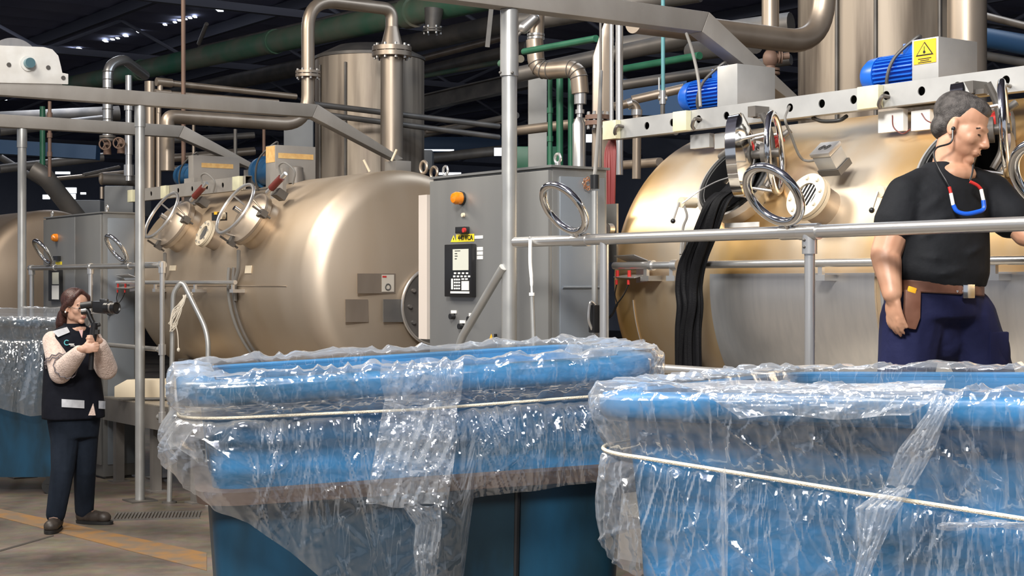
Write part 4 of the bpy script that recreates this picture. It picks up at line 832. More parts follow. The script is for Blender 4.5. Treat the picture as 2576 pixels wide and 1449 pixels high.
t3 = MB(); t3.prism([FP(1134, 609), FP(1148, 609), FP(1141, 592)], -V*.001); tr_ = part(cab, 'warning_triangle', t3, YEL); 
t3 = MB(); t3.prism([FP(1140.2, 604, .001), FP(1141.8, 604, .001), FP(1141.8, 598, .001), FP(1140.2, 598, .001)], -V*.001); part(cab, 'warning_mark', t3, TEXTK, sub=tr_)
fbox('paper_label', 1194, 1215, 592, 601, .001, LABELW)
tm = fbox('operator_terminal', 1130, 1198, 613, 746, .03, BLACK, bevel=.004)
fbox('screen', 1140, 1179, 626, 680, .003, SCREEN, o_=.031, sub=tm)
for k, (y0, w_) in enumerate(((630, 14), (637, 6), (643, 7), (650, 5))): fbox('screen_text', 1144, 1144+w_, y0, y0+2, .0006, TEXTK, o_=.0345, sub=tm)
for row, y0 in ((0, 685), (1, 693)):
    for k in range(4+row):
        x = 1143+k*(10 if row == 0 else 9.3)-row*2; fbox('key', x, x+5, y0, y0+4.5, .003, KEYW, o_=.031, sub=tm)
for row in range(4):
    for k in range(3): x = 1143+k*5.5; y0 = 701+row*7.5; fbox('key', x, x+3.6, y0, y0+4.5, .003, KEYW, o_=.031, sub=tm)
fbox('key', 1136, 1140, 701, 728, .003, KEYW, o_=.031, sub=tm); fbox('key', 1162, 1180, 707, 730, .003, KEYW, o_=.031, sub=tm)
for k in range(2): fbox('key', 1162+k*9, 1168+k*9, 700, 704, .003, KEYW, o_=.031, sub=tm)
fbox('key', 1134, 1181, 733, 738, .003, KEYW, o_=.031, sub=tm)
fbox('paper_label', 1124.5, 1129.5, 616, 638, .001, LABELW)
for k in range(3): fbox('paper_label', 1200, 1215, 621+11*k, 630.5+11*k, .001, LABELW)
for (x, y) in ((1142, 793), (1187, 800), (1164, 818)):
    k_ = fbox('rotary_switch', x-6, x+7, y-12, y-5, .004, LABELW); mb = MB(); c = FP(x, y+3); mb.cyl(c, c-V*.025, .015); part(cab, 'switch_knob', mb, BLACK, sub=k_)
t3 = MB(); t3.prism([FP(1231, 854), FP(1240, 854), FP(1236, 840)], -V*.001); part(cab, 'warning_triangle', t3, ORANGE_L)
fbox('switch_plate', 1245, 1250, 840, 850, .006, BLACK)
a = MP(1063, 852, TF+.03); b = MP(1084, 490, TF+.03); mb = MB(); mb.box((a+b)/2, (b-a).dot(U), .05, (b-a).z, (U, V, Z)); part(cab, 'side_duct', mb, mat('pale_pink_beige_duct', (.62, .55, .49), .1, .5), 'pale vertical cable duct along the left edge')
for k, (x0, y0, x1, y1) in enumerate(((1390, 668, 1392, 669), (1388, 805, 1390, 806))): pass
sS = cs1+.014
for zz in (1.62, 1.21):
    m = MB(); m.tube([M(sS, TF+.06, zz), M(sS, TF+.31, zz)], .007, 8); part(cab, 'side_rib', m, STEEL_GREY_D)
wf = thing('wire_fan_guard', 'copper wire fan guard on the cabinet side', 'guard', M(sS, TF+.22, 2.08))
for k in range(4):
    m = MB(); th = k*math.pi/4; c = M(sS+.012, t_at(1475, sS), 0); c.z = MS(1475, 462, sS).z
    pts = [c+(V*math.cos(q)*.032*math.cos(th)-V*math.sin(q)*.014*math.sin(th))+(Z*math.cos(q)*.032*math.sin(th)+Z*math.sin(q)*.014*math.cos(th)) for q in np.linspace(0, 2*math.pi, 21)[:-1]]
    m.tube(pts, .0022, 6, True); part(wf, 'wire_loop', m, COPPER)
cab2, _, _ = cabinet('far grey control cabinet with amber beacon behind the woman', 112, 256, 4.75, 2.225, .30, 192)
TF2 = 4.75
def F2(px, py, o_=.0): return MP(px, py, TF2-.013-o_)
c = F2(143, 598); mb = MB(); mb.lathe(c, -V, [(0, .036), (.03, .034), (.045, .024), (.05, .003)], 24); part(cab2, 'beacon_lens', mb, AMBER)
def f2(name, x0, x1, y0, y1, d, m_, o_=0.0, sub=None): a = F2(x0, y1, o_); b = F2(x1, y0, o_); mb = MB(); mb.box((a+b)/2-V*(d/2), (b-a).dot(U), d, b.z-a.z, (U, V, Z)); return part(cab2, name, mb, m_, sub=sub)
tm2 = f2('operator_terminal', 130, 158, 672, 757, .03, BLACK); f2('screen', 132, 148, 685, 715, .003, SCREEN, .031, tm2); f2('keypad', 131, 148, 718, 753, .003, KEYW, .031, tm2)
f2('voltage_label', 140, 156, 658, 668, .001, YEL); f2('selector_switch', 141, 153, 644, 655, .03, BLACK)
# ================================================================== handrails, guide rings
def rail_tube(root, a, b, r_, name='top_rail'): m = MB(); m.tube([a, b], r_, 20); return part(root, name, m, RAIL)
TR_ = 4.12; ZR = 1.825
hr = thing('handrail', 'shiny tube handrail running in front of the man', 'handrail', M(-4, TR_, ZP))
rail_tube(hr, M(s_at(1297, TR_), TR_, ZR), M(-2.4, TR_, ZR), .0235)
rail_tube(hr, M(s_at(1560, TR_), TR_, 1.295), M(-2.4, TR_, 1.295), .019, 'mid_rail')
for px in (2037,):
    s = s_at(px, TR_); m = MB(); m.cyl(M(s, TR_, ZP), M(s, TR_, ZR-.02), .0195, n=20); part(hr, 'post', m, RAIL)
    m = MB(); m.cyl(M(s-.045, TR_, ZR), M(s+.045, TR_, ZR), .030, n=20); m.cyl(M(s, TR_, ZR-.08), M(s, TR_, ZR), .028, n=20); part(hr, 'tee_fitting', m, RAIL)
    m = MB(); m.cyl(M(s-.04, TR_, 1.295), M(s+.04, TR_, 1.295), .026, n=20); part(hr, 'tee_fitting', m, RAIL)
    for dz in (.055, .03): m = MB(); m.ell(M(s, TR_-.029, ZR-dz), (.006,)*3); part(hr, 'set_screw', m, DARKSTEEL)
for s in (s_at(1520, TR_), -2.6): m = MB(); m.cyl(M(s, TR_, ZP), M(s, TR_, ZR-.01), .0195, n=20); part(hr, 'post', m, RAIL)
for s in (s_at(1462, TR_)-.0, s_at(1992, TR_)): pass
def guide_ring(label, s, t, z, Rr, rr, group):
    r = thing('guide_ring', label, 'ring', M(s, t, z), group); al = math.radians(35); wv = Z*math.cos(al)-V*math.sin(al); axis = U.cross(wv)
    c = M(s, t, z)+wv*(Rr+.045); m = MB(); m.torus(c, axis, Rr, rr, 64, 16); part(r, 'ring', m, CHROME)
    m = MB(); m.cyl(M(s-.05, t, z), M(s+.05, t, z), .0275, n=20); part(r, 'clamp', m, RAIL); m = MB(); m.cap(M(s, t, z), .016, c-wv*Rr, .016); part(r, 'neck', m, CHROME)
    return r
G = 'chrome fabric guide rings on the handrails'
guide_ring('chrome guide ring on the handrail in front of the cabinet side panel', s_at(1462, TR_), TR_, ZR, .118, .0165, G)
guide_ring('chrome guide ring on the handrail in front of the sight glass', s_at(1992, TR_), TR_, ZR, .118, .0165, G)
guide_ring('chrome guide ring cut by the right edge of the photo', s_at(2688, TR_), TR_, ZR, .118, .0165, G)
TL = 4.60; ZL = 1.775
hl = thing('handrail', 'far handrail with corner post behind the woman', 'handrail', M(-12, TL, ZP))
sA, sBc = s_at(75, TL), s_at(408, TL)
rail_tube(hl, M(sA, TL, ZL), M(sBc, TL, ZL), .0225); rail_tube(hl, M(s_at(255, TL), TL, 1.145), M(s_at(395, TL), TL, 1.145), .018, 'mid_rail')
for px, zt, zb2 in ((408, ZL, .62), (80, ZL, 0), (228, ZL, .1)):
    s = s_at(px, TL); m = MB(); m.cyl(M(s, TL, zb2), M(s, TL, zt), .019, n=16); part(hl, 'post', m, RAIL); m = MB(); m.cyl(M(s, TL, zt-.06), M(s, TL, zt+.02), .028); m.cyl(M(s-.04, TL, zt), M(s+.02, TL, zt), .029); part(hl, 'fitting', m, RAIL)
for zz in (1.145, .64): m = MB(); s = s_at(408, TL); m.cyl(M(s, TL, zz-.04), M(s, TL, zz+.04), .028); m.cyl(M(s, TL, zz), M(s-.06, TL+.0, zz), .024); part(hl, 'fitting', m, RAIL)
guide_ring('left of the two chrome guide rings on the far handrail', s_at(135, TL), TL, ZL, .118, .016, G); guide_ring('right of the two chrome guide rings on the far handrail', s_at(322, TL), TL, ZL, .118, .016, G)
# stair rails
sr = thing('stair_rail', 'bent silver stair rail with twine tied to it', 'handrail', FL(426, 1265))
b0 = FL(426, 1265); Y = b0.y
m = MB(); m.tube(fillet([b0, W(436, 735, Y), W(458, 706, Y), W(524, 838, Y-.1), W(522, 1300, Y-.15)], .12, 8), .0195, 16); part(sr, 'rail', m, POST)
m = MB(); m.cyl(b0, b0+Z*.012, .055); part(sr, 'foot_plate', m, DARKSTEEL)
m = MB(); p = W(474, 741, Y); d = (W(524, 838, Y)-W(458, 712, Y)).normalized(); m.torus(p, d, .024, .009, 20, 8); m.torus(p+d*.014, d, .024, .009, 20, 8); part(sr, 'twine_wrap', m, TWINE)
tw = thing('twine_bundle', 'loose pale twine hanging from the bent stair rail', 'twine', W(445, 880, Y))
for k in range(9):
    rn = random.Random(k); x0 = 470-rn.random()*10; pts = [W(x0, 742, Y-.04), W(455+rn.uniform(-8, 6), 765+rn.uniform(-5, 10), Y-.05), W(438+rn.uniform(-8, 8), 795+rn.uniform(-10, 10), Y-.06), W(430+rn.uniform(-7, 10), 822+rn.uniform(-8, 12), Y-.05), W(440+rn.uniform(-6, 8), 815+rn.uniform(-8, 5), Y-.04), W(452+rn.uniform(-4, 6), 780+rn.uniform(-10, 10), Y-.05), W(462, 748, Y-.04)]
    m = MB(); m.tube(curve(pts, 6), .0035, 5); part(tw, 'strand', m, TWINE)
m = MB(); m.tube(curve([W(440, 810, Y-.05), W(447, 840, Y-.05), W(449, 878, Y-.05)]), .004, 6); m.ell(W(449, 880, Y-.05), (.012, .012, .016)); part(tw, 'loose_end', m, TWINE)
sr2 = thing('stair_rail', 'slanting tube stair rail in front of the central control cabinet', 'handrail', FL(1150, 1449+330))
A = MP(1266, 672, 4.14); B = MP(1152, 866, 4.14); m = MB(); m.tube(fillet([A, B, Vector((B.x-.005, B.y, 0))], .08), .0195, 16); part(sr2, 'rail', m, POST); sr2.location = (B.x, B.y, 0)
for ch in list(sr2.children): bpy.data.objects.remove(ch)
m = MB(); m.tube(fillet([A, B, Vector((B.x-.005, B.y, 0.0))], .08), .0195, 16); part(sr2, 'rail', m, POST); m = MB(); m.cyl(Vector((B.x-.005, B.y, 0)), Vector((B.x-.005, B.y, .012)), .055); part(sr2, 'foot_plate', m, DARKSTEEL)
hk = thing('hook_rod', 'thin rod with white handle hooked on the handrail beside the round post', 'rod', MP(1345, 900, 4.09))
m = MB(); m.tube([MP(1338, 742, 4.09), MP(1346, 960, 4.09)], .010, 12); part(hk, 'rod', m, POST); m = MB(); m.tube(curve([MP(1334, 603, 4.085), MP(1334, 660, 4.088), MP(1337, 700, 4.09), MP(1338, 742, 4.09)]), [.0085]*8+[.0085]*8+[.0075]*4+[.005]*5, 12); part(hk, 'handle', m, WHITEP)
m = MB(); m.torus(MP(1333, 600, 4.088), V, .006, .003, 14, 6); part(hk, 'hook', m, RAIL); m = MB(); m.cyl(MP(1338, 736, 4.09), MP(1338, 744, 4.09), .013); part(hk, 'collar', m, WHITEP)
# conduit and cables between cabinet and right tank
cd = thing('conduit_pole', 'vertical conduit with black connector beside the cabinet side', 'conduit', Vector((MP(1496, 890, 4.55).x, MP(1496, 890, 4.55).y, 0)))
p = cd.location
m = MB(); m.cyl(p, Vector((p.x, p.y, MP(1496, 480, 4.55).z)), .014, n=14); part(cd, 'tube', m, POST)
m = MB(); m.cyl(Vector((p.x, p.y, MP(1496, 475, 4.55).z)), Vector((p.x, p.y, MP(1496, 440, 4.55).z)), .022, n=14); part(cd, 'connector', m, BLACK)
m = MB(); m.tube(curve([Vector((p.x, p.y, MP(1496, 442, 4.55).z)), MP(1500, 400, 4.6), MP(1507, 300, 4.8), MP(1512, 180, 5.2)]), .010, 10); part(cd, 'cable', m, GREYCABLE)
m = MB(); q = MP(1498, 802, 4.52); m.box(q, .045, .05, .13, (U, V, Z)); part(cd, 'clamp_box', m, BLACK, bevel=.006); m = MB(); m.tube(curve([q+Z*.06, q+Z*.075-V*.03, q-Z*.0-V*.04, q-Z*.05-V*.02]), .007, 8); part(cd, 'clamp_handle', m, RAIL)
rc = thing('cable_bundle', 'bundle of red cables dropping from the perforated beam end', 'cable', MP(1535, 560, 5.15))
for k in range(7):
    m = MB(); x = 1524+k*4; m.tube(curve([MP(1545, 335, 5.25), MP(x, 380, 5.22), MP(x+random.uniform(-2, 2), 450, 5.2), MP(1526+k*3, 560, 5.2)]), .0065, 8); part(rc, 'cable', m, mat('dull_red_cable', (.22, .035, .035), 0, .45))
gp = thing('gauge_panel', 'narrow steel panel with a round pressure gauge left of the right tank', 'panel', MP(1530, 640, 4.98))
a = MP(1510, 660, 4.98); b = MP(1556, 512, 4.98); m = MB(); m.box((a+b)/2, .13, .012, b.z-a.z, (U, V, Z)); part(gp, 'plate', m, STEEL_GREY); q = MP(1538, 577, 4.96); m = MB(); m.cyl(q, q-V*.03, .030, n=28); g_ = part(gp, 'gauge', m, RAIL); m = MB(); m.cyl(q-V*.0305, q-V*.032, .026, n=28); part(gp, 'gauge_face', m, WHITEP, sub=g_); m = MB(); m.box(q-V*.034, .003, .002, .02, (U, V, Z)); part(gp, 'needle', m, RED, sub=g_)
# probe holder with red handles
def probe_holder(label, px, py, t, sc_, cable=True):
    def Q(dx, dy, tt=0.0): return MP(px+dx*sc_, py+dy*sc_, t+tt)
    r = thing('probe_holder', label, 'holder', Q(40, 70)); 
    m = MB(); m.prism([Q(0, 3, -.05), Q(50, 0, -.06), Q(85, 14, 0), Q(30, 16, .03)], Z*.004); m.prism([Q(30, 14, .0), Q(85, 14, 0), Q(85, 22, 0), Q(36, 24, 0)], V*.004); part(r, 'hood', m, STEEL_PLATE)
    m = MB(); m.prism([Q(-2, 56, -.06), Q(50, 58, -.07), Q(82, 50, 0), Q(30, 50, .03)], Z*.004); m.prism([Q(55, 25, .0), Q(82, 25, 0), Q(82, 66, 0), Q(55, 70, 0)], V*.004); part(r, 'tray', m, STEEL_PLATE)
    for dx in (8, 38):
        m = MB(); m.cyl(Q(dx, 38, -.05), Q(dx, 58, -.05), .009, n=12); m.cyl(Q(dx-2, 62, -.05), Q(dx-2, 74, -.05), .007, n=12); part(r, 'red_handle', m, RED)
    if cable:
        j = Q(8, 122, -.05); m = MB(); m.tube(curve([Q(6, 74, -.05), Q(2, 100, -.05), j]), .0035, 6); m.tube(curve([Q(36, 74, -.05), Q(25, 98, -.05), j]), .0035, 6); m.tube(curve([j, Q(-6, 150, -.06), Q(-28, 165, -.1), Q(-44, 150, -.2)]), .006, 8); part(r, 'cable', m, BLACK)
    return r
probe_holder('folded steel probe holder with two red handles on the right tank', 1545, 642, 4.92, 1.0)
probe_holder('far probe holder at the left end of the left tank', 292, 690, 4.90, .62)
# ================================================================== black fabric hanging out of the open hatch
fb = thing('fabric_rope', 'black wet fabric hanging from the open hatch over the rail', 'fabric', MP(1730, 960, 4.80))
path = [(1862, 452, 5.05, .050), (1842, 478, 4.93, .055), (1812, 502, 4.86, .060), (1793, 540, 4.83, .062), (1772, 600, 4.82, .066), (1748, 660, 4.82, .070), (1740, 720, 4.82, .062), (1742, 770, 4.82, .060), (1735, 830, 4.82, .066), (1733, 900, 4.82, .072), (1735, 1010, 4.82, .075)]
pts = curve([MP(*q[:3]) for q in path], 8); ws = np.interp(np.linspace(0, 1, len(pts)), np.linspace(0, 1, len(path)), [q[3] for q in path])
nn_ = 96; rings = []
for i, p in enumerate(pts):
    ring = []
    for k in range(nn_):
        th = 2*math.pi*k/nn_; c_, s_ = math.cos(th), math.sin(th)
        f = 1+.055*math.sin(11*th+.9*math.sin(i*.06))+.03*math.sin(23*th+1.3+.6*math.sin(i*.05))+.05*math.sin(5*th+i*.04)
        ring.append(p+U*(ws[i]*1.05*c_*f)+V*(.034*s_*f))
    rings.append(ring)
m = MB(); m.loft(rings); part(fb, 'main_fold', m, FABRIC, smooth=80)
for j, (dx, tt, wd) in enumerate(((-16, -.03, .022), (2, -.042, .020), (18, -.034, .024))):
    rings = []
    for i, p in enumerate(pts[10:]):
        sc_ = ws[i+10]/.066; q = p+U*(dx/450*sc_+.012*math.sin(i*.12+j*2))+V*tt; rings.append([q+U*(wd*math.cos(2*math.pi*k/40)*(1+.15*math.sin(5*2*math.pi*k/40+j)))+V*(.02*math.sin(2*math.pi*k/40)*(1+.2*math.sin(7*2*math.pi*k/40))) for k in range(40)])
    m = MB(); m.loft(rings); part(fb, 'strand', m, FABRIC, smooth=80)
# low cream cover on the far platform
ro = thing('cover_box', 'low cream metal cover on the far platform beside the gantry post', 'box', W(375, 1000, 12.2))
Y = 12.35
m = MB(); m.prism([W(287, 1000, Y), W(445, 1000, Y), W(445, 972, Y), W(418, 955, Y), W(318, 955, Y), W(287, 972, Y)], (.10, .18, 0)); part(ro, 'cover', m, CREAM_T, bevel=.008)
# ================================================================== plastic-wrapped tubs
RNG = np.random.RandomState(11); LAT = RNG.rand(256, 256)
def vnoise(x, y):
    xi = np.floor(x).astype(int); yi = np.floor(y).astype(int); fx = x-xi; fy = y-yi; fx = fx*fx*(3-2*fx); fy = fy*fy*(3-2*fy)
    a = LAT[xi % 256, yi % 256]; b = LAT[(xi+1) % 256, yi % 256]; c = LAT[xi % 256, (yi+1) % 256]; d = LAT[(xi+1) % 256, (yi+1) % 256]
    return (a*(1-fx)+b*fx)*(1-fy)+(c*(1-fx)+d*fx)*fy
def ridge(x, y): return 1-np.abs(2*vnoise(x, y)-1)*2          # sharp ridge at the noise's middle value
def crumple(x, y):
    wx = vnoise(x*.7+9, y*.7)*1.4; wy = vnoise(x*.7, y*.7+31)*1.4
    return np.abs(vnoise(x+wx, y+wy)-.5)*1.2+np.abs(vnoise(x*2.3+wy, y*2.3+wx)-.5)*.6+np.abs(vnoise(x*5.1, y*5.1)-.5)*.22
class Tub:
    def __init__(s, P0, m, L, D, zr, tilt, rc=.10):
        s.m = Vector((m[0], m[1], 0)).normalized(); s.n = Vector((-s.m.y, s.m.x, 0)); s.L, s.D, s.rc, s.zr, s.tilt = L-.12, D-.12, rc, zr, tilt
        s.O = Vector((P0.x, P0.y, 0))+s.m*.06+s.n*.06
        A = 2*(s.L-2*rc); s.seg = [s.L-2*rc, math.pi/2*rc, s.D-2*rc, math.pi/2*rc]*2; s.seg = [s.L-2*rc, math.pi/2*rc, s.D-2*rc, math.pi/2*rc, s.L-2*rc, math.pi/2*rc, s.D-2*rc, math.pi/2*rc]
        s.per = sum(s.seg)
    def base(s, a):                                             # arc length from the near-left corner along the near side
        a = np.asarray(a) % s.per; x = np.zeros_like(a); y = np.zeros_like(a); nx = np.zeros_like(a); ny = np.zeros_like(a); rc, L, D = s.rc, s.L, s.D; c = 0
        S = [((rc, 0), (1, 0), (0, -1)), ((L-rc, rc), -90), ((L, rc), (0, 1), (1, 0)), ((L-rc, D-rc), 0), ((L-rc, D), (-1, 0), (0, 1)), ((rc, D-rc), 90), ((0, D-rc), (0, -1), (-1, 0)), ((rc, rc), 180)]
        for i, l in enumerate(s.seg):
            k = (a >= c) & (a <= c+l+1e-9); q = a[k]-c
            if i % 2 == 0: p, d, n_ = S[i]; x[k] = p[0]+d[0]*q; y[k] = p[1]+d[1]*q; nx[k] = n_[0]; ny[k] = n_[1]
            else: p, a0 = S[i]; th = np.radians(a0)+q/rc; nx[k] = np.cos(th); ny[k] = np.sin(th); x[k] = p[0]+rc*nx[k]; y[k] = p[1]+rc*ny[k]
            c += l
        return x, y, nx, ny
    def world(s, x, y, z):                                      # z is relative to the rim; the tub leans a little on its castors
        zz = s.zr+z; tl = s.tilt*np.clip(zz/s.zr, 0, 1)*x
        m, n, O = s.m, s.n, s.O
        return np.stack([O.x+m.x*x+n.x*y, O.y+m.y*x+n.y*y, zz+tl], -1)
    def pt(s, a, d, z): x, y, nx, ny = s.base(a); return s.world(x+nx*d, y+ny*d, z)
    def rings(s, prof, na=160):
        a = np.linspace(0, s.per, na+1)[:-1]; return [[Vector(p) for p in s.pt(a, np.full(na, d), np.full(na, z))] for d, z in prof]
    def face(s, px, py, off=.0):                                # a point on the near face, moved out by off
        k = (px-CX)/F; P = s.O-s.n*off; a = (k*P.y-P.x)/(s.m.x-k*s.m.y); p = P+s.m*a; return Vector((p.x, p.y, H-(py-HZ)*p.y/F))
def make_tub(name, label, tb, col, lowcol, ledge=None, ribs=()):
    r = thing(name, label, 'bin', tb.O+tb.m*tb.L/2+tb.n*tb.D/2, 'blue fabric tubs wrapped in plastic')
    zr = tb.zr; m = MB(); m.loft(tb.rings([(-.10, .13-zr), (-.045, -.55), (-.03, -.30 if ledge else -.3), (0, -.045), (0, 0), (-.03, 0), (-.06, -.3), (-.14, .18-zr)])); part(r, 'tub', m, col, smooth=60)
    m = MB(); m.loft(tb.rings([(.001, -.050), (.046, -.054), (.058, -.044), (.060, -.012), (.052, .002), (.0, .006), (-.031, .002), (-.031, -.004)]), cap=False); part(r, 'rim', m, col, smooth=60)
    if ledge:
        m = MB(); m.loft(tb.rings([(-.04, ledge-.035), (.012, ledge-.035), (.016, ledge-.004), (-.03, ledge)]), cap=False); part(r, 'ledge', m, WOODLEDGE, smooth=40)
        m = MB(); m.loft(tb.rings([(-.09, .131-zr), (-.02, ledge-.037), (-.05, ledge-.037), (-.095, .14-zr)]), cap=False); part(r, 'lower_skirt', m, lowcol, smooth=50)
    for a in ribs:
        p0 = Vector(tb.pt(np.array([a]), np.array([-.02]), np.array([(ledge or -.2)-.05]))[0]); p1 = Vector(tb.pt(np.array([a]), np.array([-.075]), np.array([-.95]))[0]); m = MB(); m.tube([p0, p1], .008, 8); part(r, 'rib', m, BLACK)
    for x in (.15, tb.L-.15):
        for y in (.12, tb.D-.12):
            c = tb.O+tb.m*x+tb.n*y; m = MB(); m.cyl(c+Z*.06-tb.n*.02, c+Z*.06+tb.n*.02, .06, n=20); m.box(c+Z*.105, .05, .05, .06, (tb.m, tb.n, Z)); part(r, 'castor', m, RUBBER)
    return r
def sheet(label, tb, arange, fine, coarse, nb, ropef, hemf, m_, fold=1.0, lowbulge=.05, seed=0.0, heap=None, b0=0.0, nfold=340):
    a0, a1, f0, f1 = arange; a = np.concatenate([np.arange(a0, f0, coarse), np.arange(f0, f1, fine), np.arange(f1, a1+coarse, coarse)])
    x, y, nx, ny = tb.base(a); xl = np.clip(x, 0, tb.L); near = np.clip(1-y/.12, 0, 1)
    rp = ropef(xl); hm = hemf(xl, a); b = np.linspace(b0, 1, nb)
    B, _ = np.meshgrid(b, a, indexing='ij'); A = np.broadcast_to(a, B.shape)
    kb = [0, .08, .14, .24, .30, .36, .50, .55, 1.0]; d = np.interp(B, kb, [-.055, -.045, -.035, .062, .073, .068, .034, .040, .045])
    RP = np.broadcast_to(rp, B.shape); HM = np.broadcast_to(hm, B.shape)
    z = np.interp(B, [0, .08, .14, .24, .30, .36], [-.20, -.02, .012, .016, -.008, -.05])
    z = np.where(B > .36, np.where(B < .5, -.05+(B-.36)/.14*(-RP+.05), -RP+(B-.5)/.5*(-HM+RP)), z)
    q = np.clip((B-.5)/.5, 0, 1); rimz = np.clip((B-.10)/.08, 0, 1)*np.clip((.50-B)/.08, 0, 1)
    zz = -z
    hang = ridge(A*7+1.6*vnoise(A*3+seed, zz*3), zz*.9+seed)*.6+ridge(A*19+1.8*vnoise(A*5, zz*3+seed), zz*1.2+7+seed)*.25
    d = d+fold*(hang*.040*q**.6+lowbulge*np.sin(np.pi*np.clip(q*.95, 0, 1))**.8*.8)
    pleat = ridge(A*42+1.5*vnoise(A*9, zz*10)+seed*3, zz*3+seed); d = d+.010*np.clip(pleat, -.3, 1)*np.exp(-((B-.5)/.10)**2)*(1-np.exp(-((B-.5)/.012)**2))
    cr = crumple(A*13+seed, zz*13+5); fine_c = crumple(A*34+seed*2, zz*34); diag = ridge(A*10+zz*16+2*vnoise(A*4+seed, zz*4), A*2-zz*3+seed)
    d = d+.009*cr*(.45+.55*q)+.0022*fine_c+.008*np.clip(diag-.4, 0, 1)*(B > .3)
    lip = rimz*(.009*crumple(A*15+3+seed, B*20)+.008*np.clip(ridge(A*26+seed+3*B, B*5), 0, 1)); d = d+lip*np.clip((B-.2)/.1, 0, 1); z = z+lip*1.5*np.clip((.32-B)/.1, 0, 1)*np.clip((B-.09)/.05, 0, 1)
    rs = np.random.RandomState(int(seed*10)+3)                # straight creases: from the rope downwards, over the lip, and loose ones
    af, bf = max(a0, f0), min(a1, f1); j0, j1 = np.searchsorted(a, af), np.searchsorted(a, bf); As, Zs = A[:, j0:j1], zz[:, j0:j1]; acc = np.zeros_like(As)
    for k in range(nfold):
        ac = rs.uniform(af, bf); ty = rs.rand(); rloc = float(np.interp(ac, a, rp))
        if ty < .42: z0 = rloc+.004; ang = rs.normal(0, .28); ln = rs.uniform(.06, .42)*fold**.3; h = rs.uniform(.006, .017); w_ = rs.uniform(.005, .014)
        elif ty < .62: z0 = -.005; ang = rs.normal(0, .45); ln = rs.uniform(.04, .10); h = rs.uniform(.004, .010); w_ = rs.uniform(.004, .008)
        else: z0 = rs.uniform(.02, .5); ang = rs.choice([-1, 1])*rs.uniform(.2, 1.3); ln = rs.uniform(.05, .22); h = rs.uniform(.003, .009); w_ = rs.uniform(.004, .009)
        dx, dz = As-ac, Zs-z0; al = dx*math.sin(ang)+dz*math.cos(ang); pe = dx*math.cos(ang)-dz*math.sin(ang)+rs.normal(0, .25)*al*al
        tq = np.clip(al/ln, 0, 1); acc = np.maximum(acc, h*np.clip(1-np.abs(pe)/w_, 0, 1)*np.sqrt(np.clip(4*tq*(1-tq), 0, 1))*np.clip(1.15-tq, 0, 1))
    d = d.copy(); d[:, j0:j1] += acc*np.clip((B[:, j0:j1]-.2)/.06, 0, 1)
    if heap is not None: z = z+heap(xl, y)*np.clip((.34-B)/.12, 0, 1)
    d = np.where(B > .22, np.maximum(d, np.where(B < .37, .066, .004)), d)
    P = tb.world(x+nx*d, y+ny*d, z)
    r = thing('plastic_sheet', label, 'plastic sheet', tb.O+tb.m*tb.L/2+tb.n*tb.D/2+Z*(tb.zr-.3)); mb = MB(); mb.grid(P); part(r, 'film', mb, m_, smooth=28); return r
def flap(root, tb, outline, offs, nu, nv, m_, amp, seed, name='film_flap'):   # outline: list of (xl, xr, y) rows in photo px on the near face
    ys = np.linspace(0, 1, nv); kk = np.linspace(0, 1, len(outline)); P = np.zeros((nv, nu, 3))
    for i, q in enumerate(ys):
        xl = np.interp(q, kk, [o[0] for o in outline]); xr = np.interp(q, kk, [o[1] for o in outline]); yy = np.interp(q, kk, [o[2] for o in outline]); of = np.interp(q, kk, offs)
        for j in range(nu):
            h = j/(nu-1); dd = amp*(crumple(np.array(h*6+seed), np.array(q*9))*.8+.6*float(ridge(np.array(h*7+2*q+seed), np.array(q*2.2))))
            P[i, j] = tb.face(xl+(xr-xl)*h, yy+6*math.sin(h*9+seed)*(q in (0., 1.)), of+float(dd))
    mb = MB(); mb.grid(P); part(root, name, mb, m_, smooth=28)
def rope(label, tb, ropef, d, r_, step=.012, wob=.0):
    a = np.arange(0, tb.per, step); x, y, nx, ny = tb.base(a); z = -ropef(np.clip(x, 0, tb.L)); P = tb.world(x+nx*d, y+ny*d, z+wob*np.sin(a*9)); mb = MB(); mb.tube([Vector(p) for p in P], r_, 8, True)
    return single('tie_rope', label, 'rope', mb, ROPE, 'ropes tied round the tubs')
# middle tub
TM = Tub(W(445, 980, 3.56), (.976, .216), 1.19, .80, 1.404, .050)
make_tub('fabric_tub', 'dark teal tub wrapped in plastic at centre front', TM, BINBLUE, BINDARK, ledge=-.255, ribs=(.66,))
ropeM = lambda x: np.interp(x, [0, .5, 1.1], [.078, .088, .082])
hemM = lambda x, a: np.interp(x, [0, .06, .20, .42, .56, .60, .63, .9, 1.1], [.20, .29, .40, .60, .62, .58, .30, .285, .28])
pm = sheet('clear crinkled plastic sheet tied over the centre tub', TM, (-1.3, TM.per-1.3, -.14, 1.12), .0034, .014, 170, ropeM, hemM, PLASTIC, 1.0, .045, 1.7)
flap(pm, TM, [(965, 1150, 1018), (950, 1150, 1100), (935, 1140, 1180), (920, 1125, 1272)], [.075, .10, .115, .12], 46, 60, PLASTIC2, .028, 4.2)
flap(pm, TM, [(1010, 1108, 1270), (1045, 1112, 1320), (1040, 1106, 1390), (1050, 1096, 1460)], [.11, .10, .09, .08], 24, 40, PLASTIC2, .02, 8.2)
flap(pm, TM, [(960, 1165, 905), (955, 1165, 950), (968, 1160, 1005), (966, 1150, 1020)], [.086, .092, .078, .072], 46, 30, PLASTIC2, .016, 12.2)
rope('cream rope tied round the plastic on the centre tub', TM, ropeM, .056, .0034)
